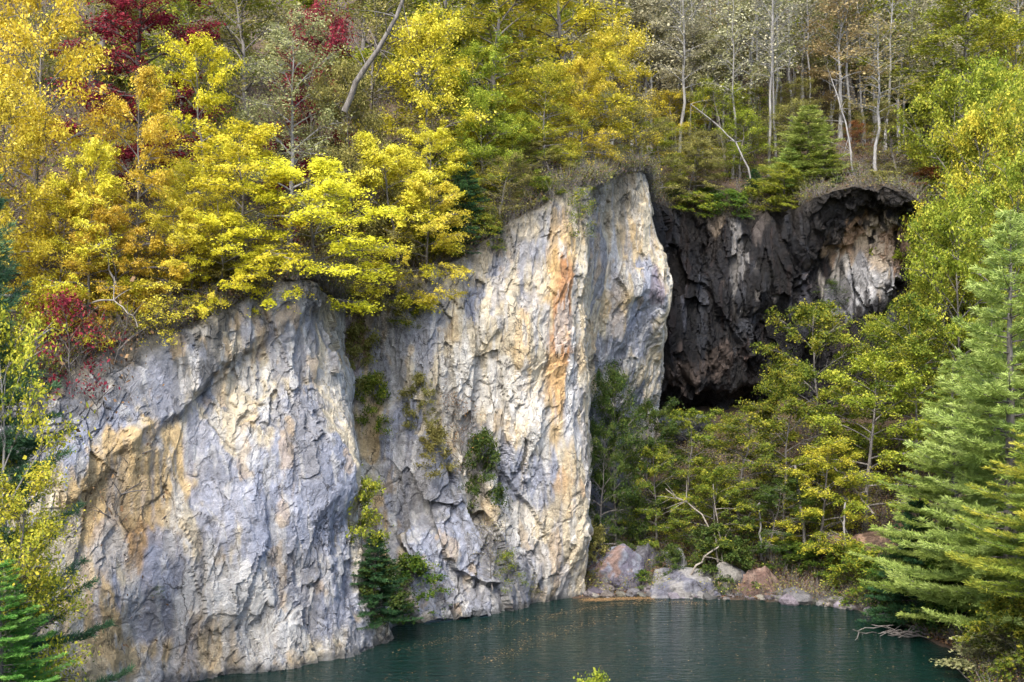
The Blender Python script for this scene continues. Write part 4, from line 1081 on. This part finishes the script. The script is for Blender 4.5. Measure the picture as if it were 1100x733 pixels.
for i, (px, py, w, h, Y, c, lb) in enumerate([
   (852,606,34,26,76.5,GRB,'grey boulder on the slope above the brown pyramid rock'),
   (826,604,22,18,77,(.13,.13,.14),'dark boulder left of the grey slope boulder'),
   (875,600,26,22,77,(.16,.15,.15),'squared dark boulder right of the grey slope boulder'),
   (905,602,40,26,75,(.17,.10,.07),'brown slab under the fallen pole'),
   (938,592,44,20,74,(.2,.13,.09),'reddish slab beside the blue-green pine'),
   (930,606,26,10,73,(.34,.33,.32),'pale ledge stone under the reddish slab'),
   (890,575,30,22,79,(.15,.14,.13),'dark boulder higher on the slope under the yellow tree'),
   (648,600,46,60,80,(.13,.14,.165),'bluish rock mass in the recess behind the pillar'),
   (682,590,40,60,82,(.13,.135,.15),'leaning dark slab in the recess'),
   (712,615,26,24,78,(.12,.12,.13),'dark rock behind the tall grey rock'),
   (700,470,50,30,92,(.15,.155,.18),'bluish boulder jammed below the cave mouth'),
   (735,470,60,26,93,(.12,.125,.15),'dark boulder in the cave mouth')]):
    boulder(px, py, w, h, w * Y / F * .8, [c, tuple(x * .55 for x in c), tuple(min(.4, x * 1.5) for x in c)], lb, 40 + i, Y=Y, group='boulders on the slope')

def rubble(n, seed):
    rng = np.random.default_rng(seed)
    line = np.array([P(px, py, 17700 / (py - 400))[:2] for px, py in [(632,642),(700,640.5),(760,643),(820,646),(880,650),(930,657),(962,667)]])
    bm = bmesh.new(); bmesh.ops.create_icosphere(bm, subdivisions=2, radius=1)
    v = np.array([q.co[:] for q in bm.verts]); f = np.array([[q.index for q in fc.verts] for fc in bm.faces]); bm.free()
    Vs, Fs, Cs = [], [], []
    for k in range(n):
        t = rng.uniform(0, len(line) - 1); i = int(t); c = line[i] + (line[i + 1] - line[i]) * (t - i)
        up = abs(rng.normal(0, 1.3)) + rng.uniform(-.3, .2)
        c = c + np.array([rng.normal(0, .2), up]); s = rng.lognormal(-1.55, .5)
        nn = rng.normal(size=(7, 3)); nn /= np.linalg.norm(nn, axis=1)[:, None]; dd = rng.uniform(.4, .9, 7)
        pr = v @ nn.T; r = np.minimum(np.where(pr > .05, dd / np.maximum(pr, .05), 9).min(1), 1.2)
        q = v * r[:, None] * np.array([1.3, 1, .7]) * s
        a = rng.uniform(0, 6.28); q = q @ np.array([[math.cos(a), -math.sin(a), 0], [math.sin(a), math.cos(a), 0], [0, 0, 1]])
        z = max(-.05, float(bank_z(c[None])[0]))
        Vs.append(q + np.array([c[0], c[1], z + s * .2])); Fs.append(f + k * len(v))
        g = rng.uniform(.05, .24); Cs.append(np.tile(np.array((g, g * rng.uniform(.85, 1), g * rng.uniform(.75, 1.05))), (len(v), 1)))
    me = mesh_np('shore_rubble', np.concatenate(Vs), np.concatenate(Fs), [ROCK], vcol=np.concatenate(Cs), vfloat={'wet': np.zeros(n * len(v))})
    link('shore_rubble', me, kind='stuff', label='broken stones littering the far shore')
rubble(340, 8)

# ------------------------------------------------------------------ ground cover, far wood, floating leaves
def region_points(rng, n, test):
    out = []
    tot = 0
    while tot < n:
        p = test(rng, n); out.append(p); tot += len(p)
    return np.concatenate(out)[:n]
def scatter(seed):
    rng = np.random.default_rng(seed)
    def hl(rng, n):
        px = rng.uniform(-40, 1120, n); t = rng.uniform(0, 1, n) ** 1.6
        Y = 46 + t * 105; p = np.c_[(px - 550) * Y / F, Y]
        k = inside(p, HILLPOLY) & (seg_dist(p, TOP2) > .3)
        return p[k]
    def bk(rng, n):
        px = rng.uniform(620, 1110, n); Y = rng.uniform(50, 98, n); p = np.c_[(px - 550) * Y / F, Y]
        k = (~inside(p, HILLPOLY)) & (~inside(p, SHORE)) & (seg_dist(p, SHORE, True) > .25)
        return p[k]
    P1 = region_points(rng, 60000, hl); z1 = hill_z(P1)
    P2 = region_points(rng, 36000, bk); z2 = bank_z(P2)
    pos = np.r_[np.c_[P1, z1 + .12], np.c_[P2, z2 + .06]]; pos[:, 2] += np.abs(np.random.default_rng(1).normal(0, .05, len(pos)))
    n = len(pos)
    V, Q = leaf_quads(pos, np.c_[rng.normal(0, .5, (n, 2)), np.ones(n)], .17 * rng.uniform(.6, 1.4, n), .65, rng)
    link('leaf_litter', mesh_np('leaf_litter', V, Q, [LM['litter']], face_attr=rng.uniform(0, 1, n)), kind='stuff', label='brown fallen leaves covering the slopes')
    # low brush: twigs and small leaves
    A = region_points(rng, 6500, hl); zA = hill_z(A)
    Bk = region_points(rng, 2600, bk); zB = bank_z(Bk)
    lip = np.concatenate([CL1[:, -1], CL2[::4, -1]]); lip = lip[(lip[:, 1] > 47) & (np.abs(lip[:, 0]) < 60)]
    Lp = lip[rng.integers(0, len(lip), 2600)] + np.c_[rng.normal(0, .25, 2600), rng.uniform(-.2, 2.2, 2600), np.zeros(2600)]
    Lp[:, 2] += .15
    c0 = np.r_[np.c_[A, zA], np.c_[Bk, zB], Lp]; m = len(c0)
    k = 9; cc = np.repeat(c0, k, 0) + rng.normal(0, .18, (m * k, 3)) * np.array([1, 1, 0])
    d = np.c_[rng.normal(0, .55, (m * k, 2)), np.ones(m * k)]
    V1, Q1 = strips(cc, d, rng.uniform(.5, 1.7, m * k), .022, rng)
    k2 = 26; c2 = np.repeat(c0, k2, 0) + rng.normal(0, .42, (m * k2, 3)) * np.array([1, 1, .6]) + np.array([0, 0, .65])
    V2, Q2 = leaf_quads(c2, np.c_[rng.normal(0, .6, (m * k2, 2)), np.ones(m * k2)], .13 * rng.uniform(.6, 1.4, m * k2), .6, rng)
    tone = np.repeat(rng.choice(3, m, p=[.45, .3, .25]), k2)
    V = np.r_[V1, V2]; Q = np.r_[Q1, Q2 + len(V1)]
    mi = np.r_[np.zeros(len(Q1), int), 1 + tone]
    val = np.r_[np.full(len(Q1), .5), np.clip(rng.normal(.5, .2, len(Q2)), 0, 1)]
    link('undergrowth', mesh_np('undergrowth', V, Q, [BK['grey'], LM['olive'], LM['litter'], LM['mixed']], face_attr=val, midx=mi), kind='stuff', label='low twiggy undergrowth on the slopes')
scatter(3)

def far_wood(seed, n):
    rng = np.random.default_rng(seed)
    Vt, Qt, Vc, Qc, vc, mi = [], [], [], [], [], []
    nt = nc = 0
    for k in range(n):
        Y = 110 + 118 * rng.uniform() ** 1.5; px = rng.uniform(430, 1160); X = (px - 550) * Y / F
        kind = 'bare' if rng.uniform() < .72 else 'wood'
        H, W, tm, cm = PROTO[kind][rng.integers(len(PROTO[kind]))]
        s = rng.uniform(.75, 1.15); z = gz(X, Y) - .2; a = rng.uniform(0, 6.28)
        R = np.array([[math.cos(a), -math.sin(a), 0], [math.sin(a), math.cos(a), 0], [0, 0, 1]]) * s
        for me, isT in ((tm, True), (cm, False)):
            v = np.empty(len(me.vertices) * 3, np.float32); me.vertices.foreach_get('co', v); v = v.reshape(-1, 3) @ R.T + np.array([X, Y, z])
            q = np.empty(len(me.loops), np.int32); me.loops.foreach_get('vertex_index', q); q = q.reshape(-1, 4)
            if isT:
                Vt.append(v); Qt.append(q + nt); nt += len(v)
            else:
                keep = rng.uniform(0, 1, len(q)) < .6; q = q[keep]
                Vc.append(v); Qc.append(q + nc); nc += len(v)
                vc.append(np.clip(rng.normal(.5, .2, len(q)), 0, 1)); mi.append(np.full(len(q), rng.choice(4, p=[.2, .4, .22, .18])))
    V = np.r_[np.concatenate(Vt), np.concatenate(Vc)]; Qa = np.concatenate(Qt); Qb = np.concatenate(Qc) + nt
    used_v = np.r_[np.full(len(Qa), .5), np.concatenate(vc)]; m = np.r_[np.zeros(len(Qa), int), 1 + np.concatenate(mi)]
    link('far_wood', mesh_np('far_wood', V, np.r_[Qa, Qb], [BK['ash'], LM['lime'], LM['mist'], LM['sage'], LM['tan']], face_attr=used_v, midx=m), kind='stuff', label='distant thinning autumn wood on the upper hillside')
far_wood(5, 520)

def floating(seed):
    rng = np.random.default_rng(seed)
    pts = []
    line = np.array([P(px, py, 17700 / (py - 400))[:2] for px, py in [(430,700),(480,688),(540,672),(600,660),(650,651),(700,646),(760,649)]])
    t = rng.uniform(0, 1, 850) ** .7 * (len(line) - 1); i = np.minimum(t.astype(int), len(line) - 2); f = (t - i)[:, None]
    a = line[i] * (1 - f) + line[i + 1] * f + rng.normal(0, 1, (850, 2)) * np.array([.35, .38]); pts.append(a)
    line2 = np.array([P(px, py, 17700 / (py - 400))[:2] for px, py in [(520,712),(560,692),(620,672),(690,655)]])
    t = rng.uniform(0, 1, 500) * 3; i = np.minimum(t.astype(int), 2); f = (t - i)[:, None]
    pts.append(line2[i] * (1 - f) + line2[i + 1] * f + rng.normal(0, .5, (500, 2)))
    e = np.array([P(px, py, 17700 / (py - 400))[:2] for px, py in [(628,645),(660,643.5),(700,642.5)]])
    t = rng.uniform(0, 1, 2600) * 2; i = np.minimum(t.astype(int), 1); f = (t - i)[:, None]
    pts.append(e[i] * (1 - f) + e[i + 1] * f + rng.normal(0, 1, (2600, 2)) * np.array([.3, .3]))
    px = rng.uniform(300, 1020, 900); py = 640 + 110 * rng.uniform(0, 1, 900); Y = 17700 / (py - 400); pts.append(np.c_[(px - 550) * Y / F, Y])
    p = np.concatenate(pts); p = p[inside(p, SHORE)]; n = len(p)
    V, Q = leaf_quads(np.c_[p, .006 + rng.uniform(0, .012, n)], np.c_[rng.normal(0, .06, (n, 2)), np.ones(n)],   .075 * rng.uniform(.6, 1.4, n), .65, rng)
    link('floating_leaves', mesh_np('floating_leaves', V, Q, [LM['drift']], face_attr=np.clip(rng.normal(.6, .25, n), 0, 1)), kind='stuff', label='orange leaves drifting in bands on the pond')
floating(4)

# ------------------------------------------------------------------ light, camera, render
w = bpy.data.worlds.new('World'); bpy.context.scene.world = w; w.use_nodes = True
nt = w.node_tree; bg = nt.nodes['Background']
sky = nt.nodes.new('ShaderNodeTexSky'); sky.sky_type = 'NISHITA'; sky.sun_disc = False
EL, AZ = math.radians(48), math.radians(200)     # azimuth measured clockwise from +Y: behind the camera, a little left
sky.sun_elevation = EL; sky.sun_rotation = AZ; sky.air_density = 1.0; sky.dust_density = 2.5; sky.ozone_density = .6
nt.links.new(sky.outputs[0], bg.inputs[0]); bg.inputs[1].default_value = .15
sd = bpy.data.lights.new('sun', 'SUN'); sd.energy = 1.15; sd.angle = math.radians(18); sd.color = (1, .95, .86)
so = bpy.data.objects.new('sun', sd); C.objects.link(so)
d = Vector((math.sin(AZ) * math.cos(EL), math.cos(AZ) * math.cos(EL), math.sin(EL)))
so.rotation_euler = d.to_track_quat('Z', 'Y').to_euler(); so.location = d * 200

cd = bpy.data.cameras.new('camera'); cam = bpy.data.objects.new('camera', cd); C.objects.link(cam)
cam.location = (0, 0, CAMZ); cam.rotation_euler = (math.pi / 2, 0, 0)
cd.sensor_width = 36; cd.lens = F / 1100 * 36; cd.shift_y = (HOR - 366.5) / 1100; cd.clip_end = 3000; cd.clip_start = .3
sc = bpy.context.scene; sc.camera = cam
sc.render.engine = 'CYCLES'
sc.cycles.use_denoising = True; sc.cycles.denoising_prefilter = 'ACCURATE'; sc.cycles.denoising_input_passes = 'RGB_ALBEDO_NORMAL'; sc.cycles.max_bounces = 6; sc.cycles.diffuse_bounces = 3; sc.cycles.glossy_bounces = 3; sc.cycles.transmission_bounces = 4
sc.cycles.caustics_reflective = False; sc.cycles.caustics_refractive = False
sc.view_settings.view_transform = 'Standard'; sc.view_settings.look = 'None'; sc.view_settings.gamma = 1; sc.view_settings.use_curve_mapping = False
sc.view_settings.exposure = 2.1
